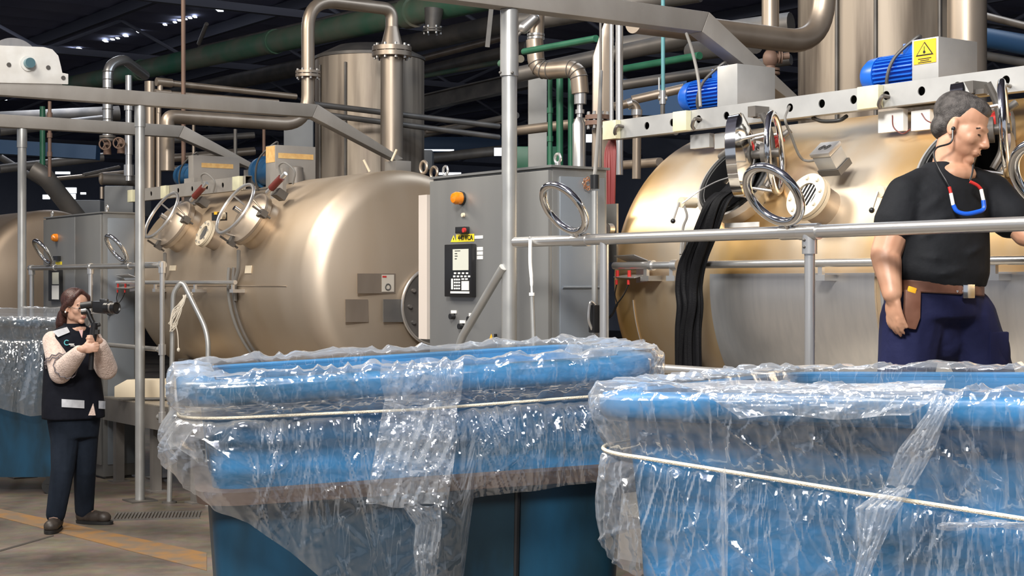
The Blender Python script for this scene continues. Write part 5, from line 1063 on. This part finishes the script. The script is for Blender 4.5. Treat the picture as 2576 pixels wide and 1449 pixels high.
# right tub
TRB = Tub(W(1437, 985, 3.34), (.815, -.58), 1.30, 1.04, 1.400, .030)
make_tub('fabric_tub', 'bright blue tub wrapped in plastic at right front', TRB, BINBLUE, BINDARK, ledge=-.40)
ropeR = lambda x: np.interp(x, [0, .6, 1.2], [.118, .178, .235])
hemR = lambda x, a: np.interp(x, [0, .05, .25, .6, 1.2], [.325, .36, .42, .52, .6])
pr = sheet('clear crinkled plastic sheet tied over the right tub', TRB, (-1.2, TRB.per-1.2, -.16, 1.05), .0034, .012, 170, ropeR, hemR, PLASTIC, .62, .03, 23.4, b0=.0)
flap(pr, TRB, [(2352, 2420, 992), (2330, 2385, 1040), (2260, 2352, 1130), (2225, 2300, 1225)], [.09, .10, .085, .066], 22, 60, PLASTIC2, .02, 3.1)
flap(pr, TRB, [(2225, 2300, 1225), (2150, 2262, 1280), (2160, 2215, 1380), (2142, 2180, 1470)], [.066, .10, .085, .08], 22, 60, PLASTIC2, .02, 5.6)
flap(pr, TRB, [(1700, 2380, 962), (1760, 2370, 985), (1800, 2340, 1010), (1860, 2280, 1050)], [.03, .085, .095, .10], 110, 26, PLASTIC2, .022, 15.0)
flap(pr, TRB, [(2380, 2620, 1312), (2358, 2620, 1318), (2356, 2620, 1330)], [.075, .09, .075], 40, 10, PLASTIC2, .012, 19.0)
flap(pr, TRB, [(1812, 1826, 1180), (1812, 1832, 1300), (1816, 1830, 1460)], [.075, .085, .085], 6, 40, PLASTIC2, .006, 29.0)
rope('white rope slanting round the plastic on the right tub', TRB, ropeR, .052, .0044)
# far left tub
TLB = Tub(Vector((-4.75, 11.9, 0)), (1, .0), 1.36, .66, 1.36, .0)
make_tub('fabric_tub', 'teal tub under plastic behind the woman at the left edge', TLB, BINDARK, BINDARK)
ropeL = lambda x: np.interp(x, [0, 1.3], [.16, .16]); hemL = lambda x, a: np.interp(x, [0, .4, .7, 1.0, 1.3], [.70, .74, .66, .74, .72])
sheet('milky plastic sheet draped over the far left tub', TLB, (-.6, TLB.per-.6, -.05, 1.5), .009, .03, 110, ropeL, hemL, PLASTIC2, 1.3, .05, 41.0, heap=lambda x, y: .06*np.clip(y/.5, 0, 1)+.0*x)
# ================================================================== people
def axes(Fd, Up=Z):
    f = Vector(Fd).normalized(); s = f.cross(Vector(Up)).normalized(); u = s.cross(f); return f, s, u     # forward, person's right, up
def head(mb, c, Fd, Up=Z, k=1.0, male=True):
    f, s, u = axes(Fd, Up); A = (f, s, u)
    def L(a, b, d): return c+(f*a+s*b+u*d)*k
    def E(p, r): mb.ell(L(*p), [q*k for q in r], A, 20, 14)
    E((-.018, 0, .040), (.098, .076, .080)); E((.020, 0, -.015), (.072, .068 if male else .063, .085)); E((.022, 0, -.066), (.060, .060 if male else .049, .044))
    E((.068, 0, -.098), (.022, .024, .018)); E((.074, 0, .020), (.018, .046, .012))
    mb.cap(L(.086, 0, .008), .009*k, L(.110, 0, -.030), .0115*k)
    for q in (-1, 1):
        E((.100, q*.012, -.036), (.012, .010, .009)); E((.052, q*.036, -.024), (.028, .028, .03)); E((-.012, q*.077, -.008), (.019, .009, .032)); E((-.006, q*.080, -.030), (.010, .008, .014)); E((.01, q*.046, -.055), (.04, .020, .04))
    E((.088, 0, -.061), (.012, .023, .0058)); E((.086, 0, -.072), (.012, .020, .0062)); E((.078, 0, -.052), (.016, .022, .012))
    return L, A
def hand(mb, w_, D, Nn, A_, curl=(15, 20, 15), k=1.0, thumb=(.6, .7, .25), spread=.03):
    D = Vector(D).normalized(); Nn = Vector(Nn).normalized(); A_ = Vector(A_).normalized()
    mb.ell(w_+D*.050*k, (.052*k, .041*k, .0155*k), (D, A_, Nn), 16, 10); mb.ell(w_+D*.03*k+A_*.022*k+Nn*.006*k, (.03*k, .018*k, .014*k), (D, A_, Nn)); mb.cap(w_-D*.02*k, .025*k, w_+D*.02*k, .024*k)
    for off, ln, sp in ((.029, .070, .03), (.0100, .079, .008), (-.0095, .073, -.015), (-.028, .057, -.04)):
        p = w_+D*(.092-.2*abs(off-.008))*k+A_*off*k; ang = 0
        for j, fr in enumerate((.44, .31, .25)):
            ang += math.radians(curl[j]); d = (D+A_*sp).normalized()*math.cos(ang)+Nn*math.sin(ang); e = p+d*ln*fr*k; mb.cap(p, (.0098-.0008*j)*k, e, (.0092-.0009*j)*k, 10); p = e
    d = (D*thumb[0]+A_*thumb[1]+Nn*thumb[2]).normalized(); p = w_+D*.025*k+A_*.028*k
    for j, ln in enumerate((.046, .034, .026)):
        e = p+d*ln*k; mb.cap(p, (.0135-.0015*j)*k, e, (.012-.0015*j)*k, 10); p = e; d = (d+Nn*.25+D*.15).normalized()
def oval(c, A_, B_, a, b, n=28, p=2.3):
    out = []
    for i in range(n):
        th = 2*math.pi*i/n; x = math.copysign(abs(math.cos(th))**(2/p), math.cos(th)); y = math.copysign(abs(math.sin(th))**(2/p), math.sin(th)); out.append(Vector(c)+A_*(a*x)+B_*(b*y))
    return out
# ---------------------------------------------------------------- the man on the platform
YM = 5.62
def mp(px, py, dy=0.0): return W(px, py, YM+dy)
man = thing('person', 'man in black t-shirt and navy trousers standing behind the handrail', 'person', Vector((mp(2370, 900).x, YM, ZP)))
C = Vector((.45, -.89, 0)); RS = Vector((-.89, -.45, 0))
def ctr(px, py): p = mp(px, py); return p
def tor(rows, add=0.0): return [oval(ctr(px, py)+C*fo, RS, C, a+add, b+add) for (px, py, a, b, fo) in rows]
rows = [(2352, 722, .178, .135, .01), (2354, 690, .184, .142, .015), (2358, 640, .182, .140, .012), (2364, 580, .180, .130, .005), (2370, 520, .186, .118, 0), (2374, 475, .174, .105, -.005), (2378, 445, .132, .082, -.01), (2383, 422, .088, .064, -.012), (2386, 408, .068, .058, -.012)]
shR, shL = mp(2276, 490, -.07), mp(2494, 486, .08)
elR, wrR = mp(2228, 640, -.10), mp(2244, 738, -.17)
elL, wrL = mp(2578, 590, -.02), mp(2660, 620, -.10)
hc = mp(2420, 322, -.015); HF = Vector((.80, -.52, -.40)); HU = Vector((.30, -.12, .95))
mb = MB(); L, HA = head(mb, hc, HF, HU, 1.0)
nb = mp(2386, 418); mb.chain([hc+Vector((-.03, .01, -.05)), nb], [.056, .060]); mb.ell(nb-Z*.03, (.10, .085, .05))
mb.loft(tor(rows, -.02)); mb.chain([shR, elR, wrR], [.066, .055, .036]); mb.cap(elR.lerp(wrR, .2), .053, elR.lerp(wrR, .55), .045)
mb.chain([shL, elL, wrL], [.062, .044, .030]); hand(mb, wrR+Vector((0, 0, -.01)), (.06, .12, -1), (.85, .5, .05), (.5, -.85, -.05), (10, 20, 16), .88, (.97, .22, .12)); hand(mb, wrL, (1, -.1, -.1), (0, 0, -1), (0, -1, 0))
body_part(man, 'body', mb, SKIN, .0048, 6)
# trousers, belt, shoes
hp = [(2352, 800, .185, .145, 0), (2350, 760, .187, .146, 0), (2346, 728, .180, .138, .005), (2346, 712, .172, .13, .008)]
mb = MB(); mb.loft(tor(hp)); kR, kL = mp(2270, 1010, -.05), mp(2505, 1010, .05); ftR = Vector((kR.x-.02, kR.y+.06, ZP+.09)); ftL = Vector((kL.x+.06, kL.y+.02, ZP+.09))
mb.chain([mp(2296, 800, -.04), kR, ftR], [.118, .094, .07]); mb.chain([mp(2425, 800, .04), kL, ftL], [.118, .096, .07]); mb.cap(mp(2352, 830), .10, mp(2366, 855), .085); mb.ell(mp(2520, 890, .02), (.03, .05, .08)); tr = body_part(man, 'trousers', mb, NAVY, .009, 5)
mb = MB(); mb.box(mp(2512, 880, -.04), .09, .015, .13, (RS, C, Z)); part(man, 'cargo_pocket', mb, NAVY, sub=tr, bevel=.006)
for ft in (ftR, ftL):
    mb = MB(); mb.ell(Vector((ft.x+.05, ft.y-.09, ZP+.045)), (.055, .13, .045), (RS, C, Z)); mb.ell(Vector((ft.x, ft.y, ZP+.07)), (.05, .06, .07)); body_part(man, 'shoe', mb, SHOE, .01, 3)
ring = oval(ctr(2346, 724)+C*.008, RS, C, .182, .142, 64)
mb = MB(); bb_ = []
for i, p in enumerate(ring):
    bb_.append(p)
mb.loft([[p-Z*.024+Z*.10*(p-ctr(2346, 724)).dot(RS)*.55 for p in ring], [p+(p-ctr(2346, 724)).normalized()*.004-Z*.02+Z*.10*(p-ctr(2346, 724)).dot(RS)*.55 for p in ring], [p+(p-ctr(2346, 724)).normalized()*.004+Z*.015+Z*.10*(p-ctr(2346, 724)).dot(RS)*.55 for p in ring], [p+Z*.019+Z*.10*(p-ctr(2346, 724)).dot(RS)*.55 for p in ring]], cap=False); be = part(man, 'belt', mb, LEATHER)
bkp = ctr(2346, 724)+C*.160-RS*.02-Z*.012
mb = MB(); mb.box(bkp, .055, .012, .05, (RS, C, Z)); part(man, 'buckle', mb, CHROME, sub=be, bevel=.004)
for k in range(7):
    q = ctr(2346, 724)+C*(.152-.006*abs(k-1))-RS*(.055+.022*k-.1)-Z*.012; mb = MB(); mb.ell(q, (.005,)*3); part(man, 'stud', mb, CHROME, sub=be)
mb = MB(); pc = mp(2300, 790, -.16); mb.prism([mp(2278, 728, -.17), mp(2318, 732, -.17), mp(2316, 800, -.17), mp(2305, 830, -.17), mp(2285, 826, -.17), mp(2276, 790, -.17)], (0, .03, 0)); pu = part(man, 'leather_pouch', mb, LEATHER, bevel=.006)
mb = MB(); mb.box(mp(2294, 729, -.165), .03, .012, .02, (Vector((.95, 0, -.3)).normalized(), Vector((0, 1, 0)), Vector((.3, 0, .95)).normalized())); part(man, 'yellow_tool', mb, ORANGE_L, sub=pu, bevel=.003)
# hair, brows, eyes, ear cord
mb = MB(); f, s, u = HA
def HL(a, b, d): return hc+f*a+s*b+u*d
mb.ell(HL(-.032, 0, .048), (.094, .0805, .080), HA, 28, 18); mb.ell(HL(-.058, 0, -.018), (.052, .071, .052), HA); mb.ell(HL(.0, .0, .080), (.080, .060, .044), HA); mb.ell(HL(-.03, .0, .02), (.060, .0800, .05), HA); 
hairo = body_part(man, 'hair', mb, HAIR_G, .006, 2, label='short dark greying hair thinning on top')
for q in (-1, 1):
    mb = MB(); mb.tube(curve([HL(.080, q*.014, .018), HL(.080, q*.030, .022), HL(.064, q*.050, .015)], 6), [.003]*4+[.0042]*6+[.0025]*3, 8); part(man, 'eyebrow', mb, HAIR)
    mb = MB(); mb.ell(HL(.0785, q*.031, -.004), (.006, .014, .0035), HA); part(man, 'eye', mb, mat('dark_eye', (.02, .012, .01), 0, .2))
mb = MB(); mb.tube(curve([HL(.097, -.02, -.0665), HL(.1005, 0, -.0665), HL(.097, .02, -.0665)], 5), .0016, 6); part(man, 'lip_line', mb, mat('lip_brown', (.20, .07, .05), 0, .5))
mb = MB(); mb.ell(HL(.0, .088, -.016), (.008,)*3); part(man, 'earplug', mb, BLACK)
neckl = [HL(.0, .090, -.018), mp(2392, 358, -.10), mp(2356, 372, -.10), mp(2350, 395, -.115), mp(2362, 425, -.128), mp(2378, 452, -.148), mp(2388, 470, -.155)]
cordm = mb = MB(); mb.tube(curve(neckl, 8), .0035, 8); ec = part(man, 'neck_cord', mb, BLACK)
mb = MB(); mb.tube(curve([mp(2448, 415, -.11), mp(2446, 435, -.125), mp(2440, 455, -.135)], 6), .0035, 8); part(man, 'neck_cord', mb, BLACK)
def cordseg(pts, r_, m_): mb = MB(); mb.tube(curve([mp(*p) for p in pts], 6), r_, 10); part(man, 'cord_tubing', mb, m_)
cordseg([(2388, 470, -.160), (2392, 486, -.163)], .006, RED); cordseg([(2392, 486, -.163), (2398, 516, -.166)], .0065, WHITEP); cordseg([(2398, 516, -.166), (2408, 532, -.17), (2430, 538, -.17), (2455, 534, -.16), (2474, 526, -.15), (2474, 504, -.145)], .008, BLUECORD)
cordseg([(2474, 504, -.145), (2468, 476, -.142)], .0065, WHITEP); cordseg([(2468, 476, -.142), (2458, 466, -.142), (2440, 457, -.142)], .006, RED)
def on_man(px, py, lift=.0):
    for i in range(400):
        Y = YM-.35+.6*i/400; p = W(px, py, Y)
        for a, b in zip(rows, rows[1:]):
            za, zb_ = mp(a[0], a[1]).z, mp(b[0], b[1]).z
            if za <= p.z <= zb_:
                q = (p.z-za)/(zb_-za); ce = (mp(a[0], a[1])+C*a[4]).lerp(mp(b[0], b[1])+C*b[4], q); aa = a[2]+(b[2]-a[2])*q+.006; bq = a[3]+(b[3]-a[3])*q+.006; dl = p-ce
                if abs(dl.dot(RS)/aa)**2.3+abs(dl.dot(C)/bq)**2.3 <= 1: return W(px, py, Y-lift)
    return mp(px, py, -.12)
mb = MB(); mb.loft(tor(rows, .006)); slR = shR.lerp(elR, .48); slL = shL.lerp(elL, .58)
mb.chain([mp(2318, 455, -.04), shR, slR], [.05, .070, .080]); mb.chain([mp(2445, 455, .05), shL, slL], [.055, .074, .080]); 
for (x0, y0, x1, y1) in ((2318, 530, 2388, 482), (2320, 562, 2412, 540), (2306, 640, 2396, 658), (2345, 690, 2445, 676), (2300, 470, 2330, 515), (2420, 640, 2478, 622), (2310, 600, 2370, 575)):
    q_ = [on_man(x0+(x1-x0)*k/6, y0+(y1-y0)*k/6+3*math.sin(k), -.004) for k in range(7)]
    mb.chain(q_, [.004, .008, .011, .012, .010, .007, .003])
body_part(man, 't_shirt', mb, TSHIRT, .009, 5)
# ---------------------------------------------------------------- the woman filming on the floor
YW = 10.42
def wp(px, py, dy=0.0): return W(px, py, YW+dy)
wo = thing('person', 'woman in black vest and pale fleece sleeves filming with a camera', 'person', Vector((wp(170, 1300).x, YW, 0)))
C2 = Vector((.62, -.785, 0)); RS2 = Vector((-.785, -.62, 0))
def tor2(rows, add=0.0): return [oval(wp(px, py)+C2*fo, RS2, C2, a+add, b+add) for (px, py, a, b, fo) in rows]
rw = [(185, 1052, .205, .155, 0), (184, 1010, .203, .15, 0), (182, 960, .190, .14, 0), (180, 910, .178, .135, 0), (180, 870, .178, .125, 0), (182, 845, .165, .105, -.005), (186, 828, .12, .075, -.01), (188, 818, .07, .058, -.012)]
s1_, s2_ = wp(133, 858, -.08), wp(232, 856, .10)
e1, e2 = wp(152, 938, -.20), wp(268, 928, -.06)
h1, h2 = wp(207, 878, -.385), wp(249, 858, -.27)
GP = wp(236, 850, -.33)                                              # gimbal grip
hcw = wp(193, 772, -.02); HFw = Vector((.77, -.63, -.07)); HUw = Vector((.02, .02, 1))
mb = MB(); Lw, HAw = head(mb, hcw, HFw, HUw, .94, False); nbw = wp(187, 818); mb.chain([hcw+Vector((-.02, .01, -.05)), nbw], [.046, .05]); mb.ell(nbw-Z*.03, (.085, .075, .045))
mb.loft(tor2(rw, -.035)); mb.chain([s1_, e1, h1], [.05, .04, .026]); mb.chain([s2_, e2, h2], [.05, .04, .026])
fd = (GP-h1).normalized()
hand(mb, h1, (1, .05, .12), (0, 1, 0), (-.1, 0, 1), (35, 75, 55), .86, (.45, .6, .5))
hand(mb, h2, (-.2, -.95, .12), (-1, .15, 0), (0, .1, 1), (30, 70, 55), .86, (.5, .7, .1))
body_part(wo, 'body', mb, SKIN_W, .0048, 5)
mb = MB()
for sh, el, hd in ((s1_, e1, h1), (s2_, e2, h2)):
    mb.chain([sh, sh.lerp(el, .5), el, el.lerp(hd, .5), el.lerp(hd, .86)], [.070, .074, .074, .064, .048])
body_part(wo, 'fleece_sleeves', mb, FLEECE, .009, 4)
def zig(center, axis, R_, n, amp):
    x, y, a = frame_of(axis); return [center+(x*math.cos(2*math.pi*i/n)+y*math.sin(2*math.pi*i/n))*R_+a*(amp if i % 2 else -amp) for i in range(n)]
for q, R_ in ((.62, .083), (.70, .084)):
    mb = MB(); mb.tube(zig(s1_.lerp(e1, q), e1-s1_, R_, 22, .008), .0045, 5, True); part(wo, 'zigzag_trim', mb, mat('grey_knit_trim', (.17, .15, .16), 0, .9))
mb = MB(); mb.tube(zig(e1.lerp(h1, .22), h1-e1, .080, 22, .008), .0045, 5, True); part(wo, 'zigzag_trim', mb, MATS['grey_knit_trim'])
mb = MB(); mb.loft(tor2(rw, .004)); mb.cap(wp(150, 845, -.06), .05, s1_.lerp(wp(180, 850), .2), .055); mb.cap(wp(215, 845, .06), .05, s2_.lerp(wp(190, 850), .25), .055); ve = body_part(wo, 'vest', mb, VEST, .008, 4)
mb = MB(); mb.loft([oval(nbw+Z*.005-Z*.02, RS2, C2, .075, .068, 28), oval(nbw+Z*.012, RS2, C2, .070, .066, 28), oval(nbw+Z*.012, RS2, C2, .062, .058, 28), oval(nbw-Z*.02, RS2, C2, .064, .058, 28)], cap=False); part(wo, 'collar', mb, VEST, sub=ve)
def on_torso(rows, px, py, lift=.006):                               # nearest front point of the torso along the sight line
    c = Vector((0, 0, H)); best = None; zt = None
    k = (px-CX)/F
    for i in range(400):
        Y = YW-.30+.6*i/400; p = W(px, py, Y)
        for a, b in zip(rows, rows[1:]):
            za, zb_ = wp(a[0], a[1]).z, wp(b[0], b[1]).z
            if za <= p.z <= zb_:
                q = (p.z-za)/(zb_-za); ce = (wp(a[0], a[1])+C2*a[4]).lerp(wp(b[0], b[1])+C2*b[4], q); aa = a[2]+(b[2]-a[2])*q+.004; bq = a[3]+(b[3]-a[3])*q+.004; dlt = p-ce
                if abs(dlt.dot(RS2)/aa)**2.3+abs(dlt.dot(C2)/bq)**2.3 <= 1: return W(px, py, Y-lift)
    return W(px, py, YW-.1)
def tape(name, x0, x1, y0, y1, sk, m_, n=8, lift=.010):
    P = [[on_torso(rw, x0+(x1-x0)*j/n+sk*i, y0+(y1-y0)*i/4+(x1-x0)*j/n*.06, lift) for j in range(n+1)] for i in range(5)]; mb = MB(); mb.grid(P); mb.grid([[p+Vector((0, .004, 0)) for p in r_] for r_ in P]); return part(wo, name, mb, m_, sub=ve)
tape('reflective_strip', 155, 212, 1004, 1024, 0, REFLECT); tape('reflective_strip', 248, 265, 1008, 1028, 0, REFLECT)
P = [[wp(134, 838, -.155)+RS2*0+Vector((.0, 0, 0)), wp(170, 829, -.135)], [wp(146, 852, -.165), wp(178, 836, -.15)]]
mb = MB(); mb.prism([wp(133, 834, -.150), wp(168, 824, -.100), wp(175, 836, -.115), wp(146, 848, -.165)], (0, .006, .004)); part(wo, 'reflective_strip', mb, REFLECT, sub=ve)
mb = MB(); c = on_torso(rw, 168, 862, .012); mb.tube([c+Vector((math.cos(q)*.016, 0, math.sin(q)*.016)) for q in np.linspace(.8, 5.5, 14)], .0035, 6); part(wo, 'vest_logo', mb, TWIRE, sub=ve)
mb = MB(); mb.box(on_torso(rw, 180, 866, .012), .035, .003, .008); mb.box(on_torso(rw, 183, 870, .012), .03, .003, .004); part(wo, 'vest_logo_print', mb, LABELW, sub=ve)
mb = MB(); mb.prism([wp(222, 1045, -.175), wp(240, 1045, -.165), wp(234, 1015, -.165)], (0, .01, 0)); part(wo, 'shirt_tail', mb, FLEECE)
mb = MB(); mb.loft(tor2([(187, 1100, .160, .120, 0), (186, 1060, .175, .130, 0), (186, 1040, .18, .13, 0)]))
kn1, an1 = wp(158, 1180, -.10), FL(140, 1332)+Z*.10; kn2, an2 = wp(213, 1180, .05), FL(212, 1316)+Z*.09
mb.chain([wp(164, 1085, -.05), kn1, an1], [.098, .078, .064]); mb.chain([wp(212, 1085, .05), kn2, an2], [.096, .076, .064]); body_part(wo, 'trousers', mb, JEANS, .009, 4)
def boot(an, d, lb=None):
    d = Vector(d).normalized(); sd = Vector((-d.y, d.x, 0)); g = Vector((an.x, an.y, 0)); mb = MB(); mb.ell(g+d*.075+Z*.045, (.12, .048, .046), (d, sd, Z)); mb.ell(g+d*.15+Z*.045, (.055, .05, .042), (d, sd, Z)); mb.cap(g+Z*.05-d*.01, .05, g+Z*.12, .052); b_ = body_part(wo, 'boot', mb, SHOE, .008, 2)
    mb = MB(); mb.loft([oval(g+d*.08+Z*.002, d, sd, .14, .052, 28), oval(g+d*.08+Z*.022, d, sd, .142, .053, 28)]); part(wo, 'sole', mb, RUBBER, sub=b_)
    for k in range(4): mb = MB(); q = g+d*(.05+.028*k)+Z*(.098-.013*k); mb.tube([q-sd*.028, q+Z*.006, q+sd*.028], .0045, 6); part(wo, 'lace', mb, BROWN, sub=b_)
boot(an1, (.10, -1, 0)); boot(an2, (.93, -.30, 0))
f, s, u = HAw
def WL(a, b, d): return hcw+(f*a+s*b+u*d)*.94
mb = MB(); mb.ell(WL(-.036, 0, .046), (.096, .087, .086), HAw, 28, 18); mb.ell(WL(-.055, 0, -.02), (.065, .08, .065), HAw); mb.ell(WL(-.005, .062, .045), (.05, .024, .045), HAw); mb.ell(WL(.0, -.062, .045), (.055, .024, .05), HAw)
mb.chain([WL(-.095, .0, -.03), WL(-.135, .01, -.07), WL(-.15, .02, -.13), WL(-.16, .03, -.18)], [.045, .042, .036, .016]); mb.chain([WL(.045, .015, .115), WL(.045, .058, .075), WL(.012, .082, .03), WL(-.04, .084, -.02)], [.016, .017, .018, .022]); mb.chain([WL(.045, .0, .115), WL(.05, -.055, .075), WL(.02, -.08, .02), WL(-.03, -.084, -.02)], [.016, .017, .018, .02]); body_part(wo, 'hair', mb, HAIR_W, .006, 2, label='dark brown hair tied in a low ponytail')
for q in (-1, 1):
    mb = MB(); mb.tube(curve([WL(.084, q*.014, .020), WL(.082, q*.030, .024), WL(.068, q*.048, .018)], 5), .003, 6); part(wo, 'eyebrow', mb, HAIR_W); mb = MB(); mb.ell(WL(.081, q*.031, -.003), (.006, .013, .005), HAw); part(wo, 'eye', mb, MATS['dark_eye'])
mb = MB()
for q in (-1, 1): mb.torus(WL(.100, q*.032, -.008), f, .021, .0016, 20, 6)
mb.tube([WL(.100, .053, -.006), WL(.0, .082, .002)], .0015, 5); part(wo, 'glasses', mb, GRIME)
mb = MB(); mb.ell(WL(.093, 0, -.066), (.008, .020, .008), HAw); part(wo, 'lips', mb, mat('lip_rose', (.33, .12, .10), 0, .5))
mb = MB(); mb.ell(WL(-.008, .086, -.038), (.006, .005, .008), HAw); part(wo, 'earring', mb, WHITEP)
mb = MB(); mb.prism([on_torso(rw, 196, 826, .010), on_torso(rw, 209, 827, .010), on_torso(rw, 206, 850, .010)], (0, .012, 0)); part(wo, 'shirt_vee', mb, mat('pale_pink_shirt', (.62, .40, .38), 0, .8))
# camera on its gimbal
gm = thing('gimbal_camera', 'black camera on a hand-held gimbal in the woman\'s hands', 'camera', wp(236, 895, -.33)); Yg = -.33
def gp_(px, py, dy=0.0): return wp(px, py, Yg+dy)
mb = MB(); mb.cyl(gp_(230, 885), gp_(238, 812), .024, n=20); part(gm, 'grip', mb, BLACK); mb = MB(); mb.box(gp_(243, 835), .03, .04, .03); mb.cyl(gp_(246, 818), gp_(252, 816), .012); part(gm, 'trigger_panel', mb, RUBBER)
mb = MB(); mb.cyl(gp_(229, 930), gp_(231, 885), .016, n=16); part(gm, 'handle_extension', mb, BLACK)
mb = MB(); mb.tube(fillet([gp_(234, 812), gp_(228, 800), gp_(222, 784), gp_(214, 777)], .02), .017, 12); part(gm, 'gimbal_arm', mb, BLACK)
mb = MB(); mb.cyl(gp_(204, 770), gp_(232, 766), .024, n=20); mb.cyl(gp_(205, 785), gp_(222, 783), .018, n=16); part(gm, 'gimbal_motor', mb, BLACK); mb = MB(); mb.cyl(gp_(206, 782), gp_(218, 780), .0195, n=16); part(gm, 'silver_ring', mb, RAIL)
mb = MB(); mb.box(gp_(258, 772), .115, .07, .075, (Vector((.96, -.28, 0)), Vector((.28, .96, 0)), Z)); cb_ = part(gm, 'camera_body', mb, BLACK, bevel=.008); mb = MB(); mb.box(gp_(262, 758), .05, .05, .03); part(gm, 'viewfinder_hump', mb, BLACK, sub=cb_, bevel=.006); mb = MB(); mb.box(gp_(256, 787), .13, .04, .012); part(gm, 'mount_plate', mb, GRIME)
ld = Vector((.90, -.43, .0)); c = gp_(266, 774, -.03); mb = MB(); mb.lathe(c, ld, [(0, .036), (.03, .036), (.032, .033), (.06, .033), (.062, .038), (.09, .040), (.092, .034), (.084, .028)], 28); part(gm, 'lens', mb, BLACK); mb = MB(); mb.lathe(c+ld*.045, ld, [(0, .0345), (.012, .0345)], 28); part(gm, 'focus_ring', mb, GRIME)
# ================================================================== turn text and smoothed figures into plain meshes
bpy.context.view_layer.update(); dg = bpy.context.evaluated_depsgraph_get()
new = [(o, bpy.data.meshes.new_from_object(o.evaluated_get(dg))) for o in TXT+REM]
for o, me in new:
    if o.type == 'FONT':
        n_ = bpy.data.objects.new(o.name, me); COL.objects.link(n_); n_.parent = o.parent; n_.matrix_local = o.matrix_local.copy(); nm = o.name; bpy.data.objects.remove(o); n_.name = nm
    else:
        o.modifiers.clear(); o.data = me; me.polygons.foreach_set('use_smooth', [True]*len(me.polygons))
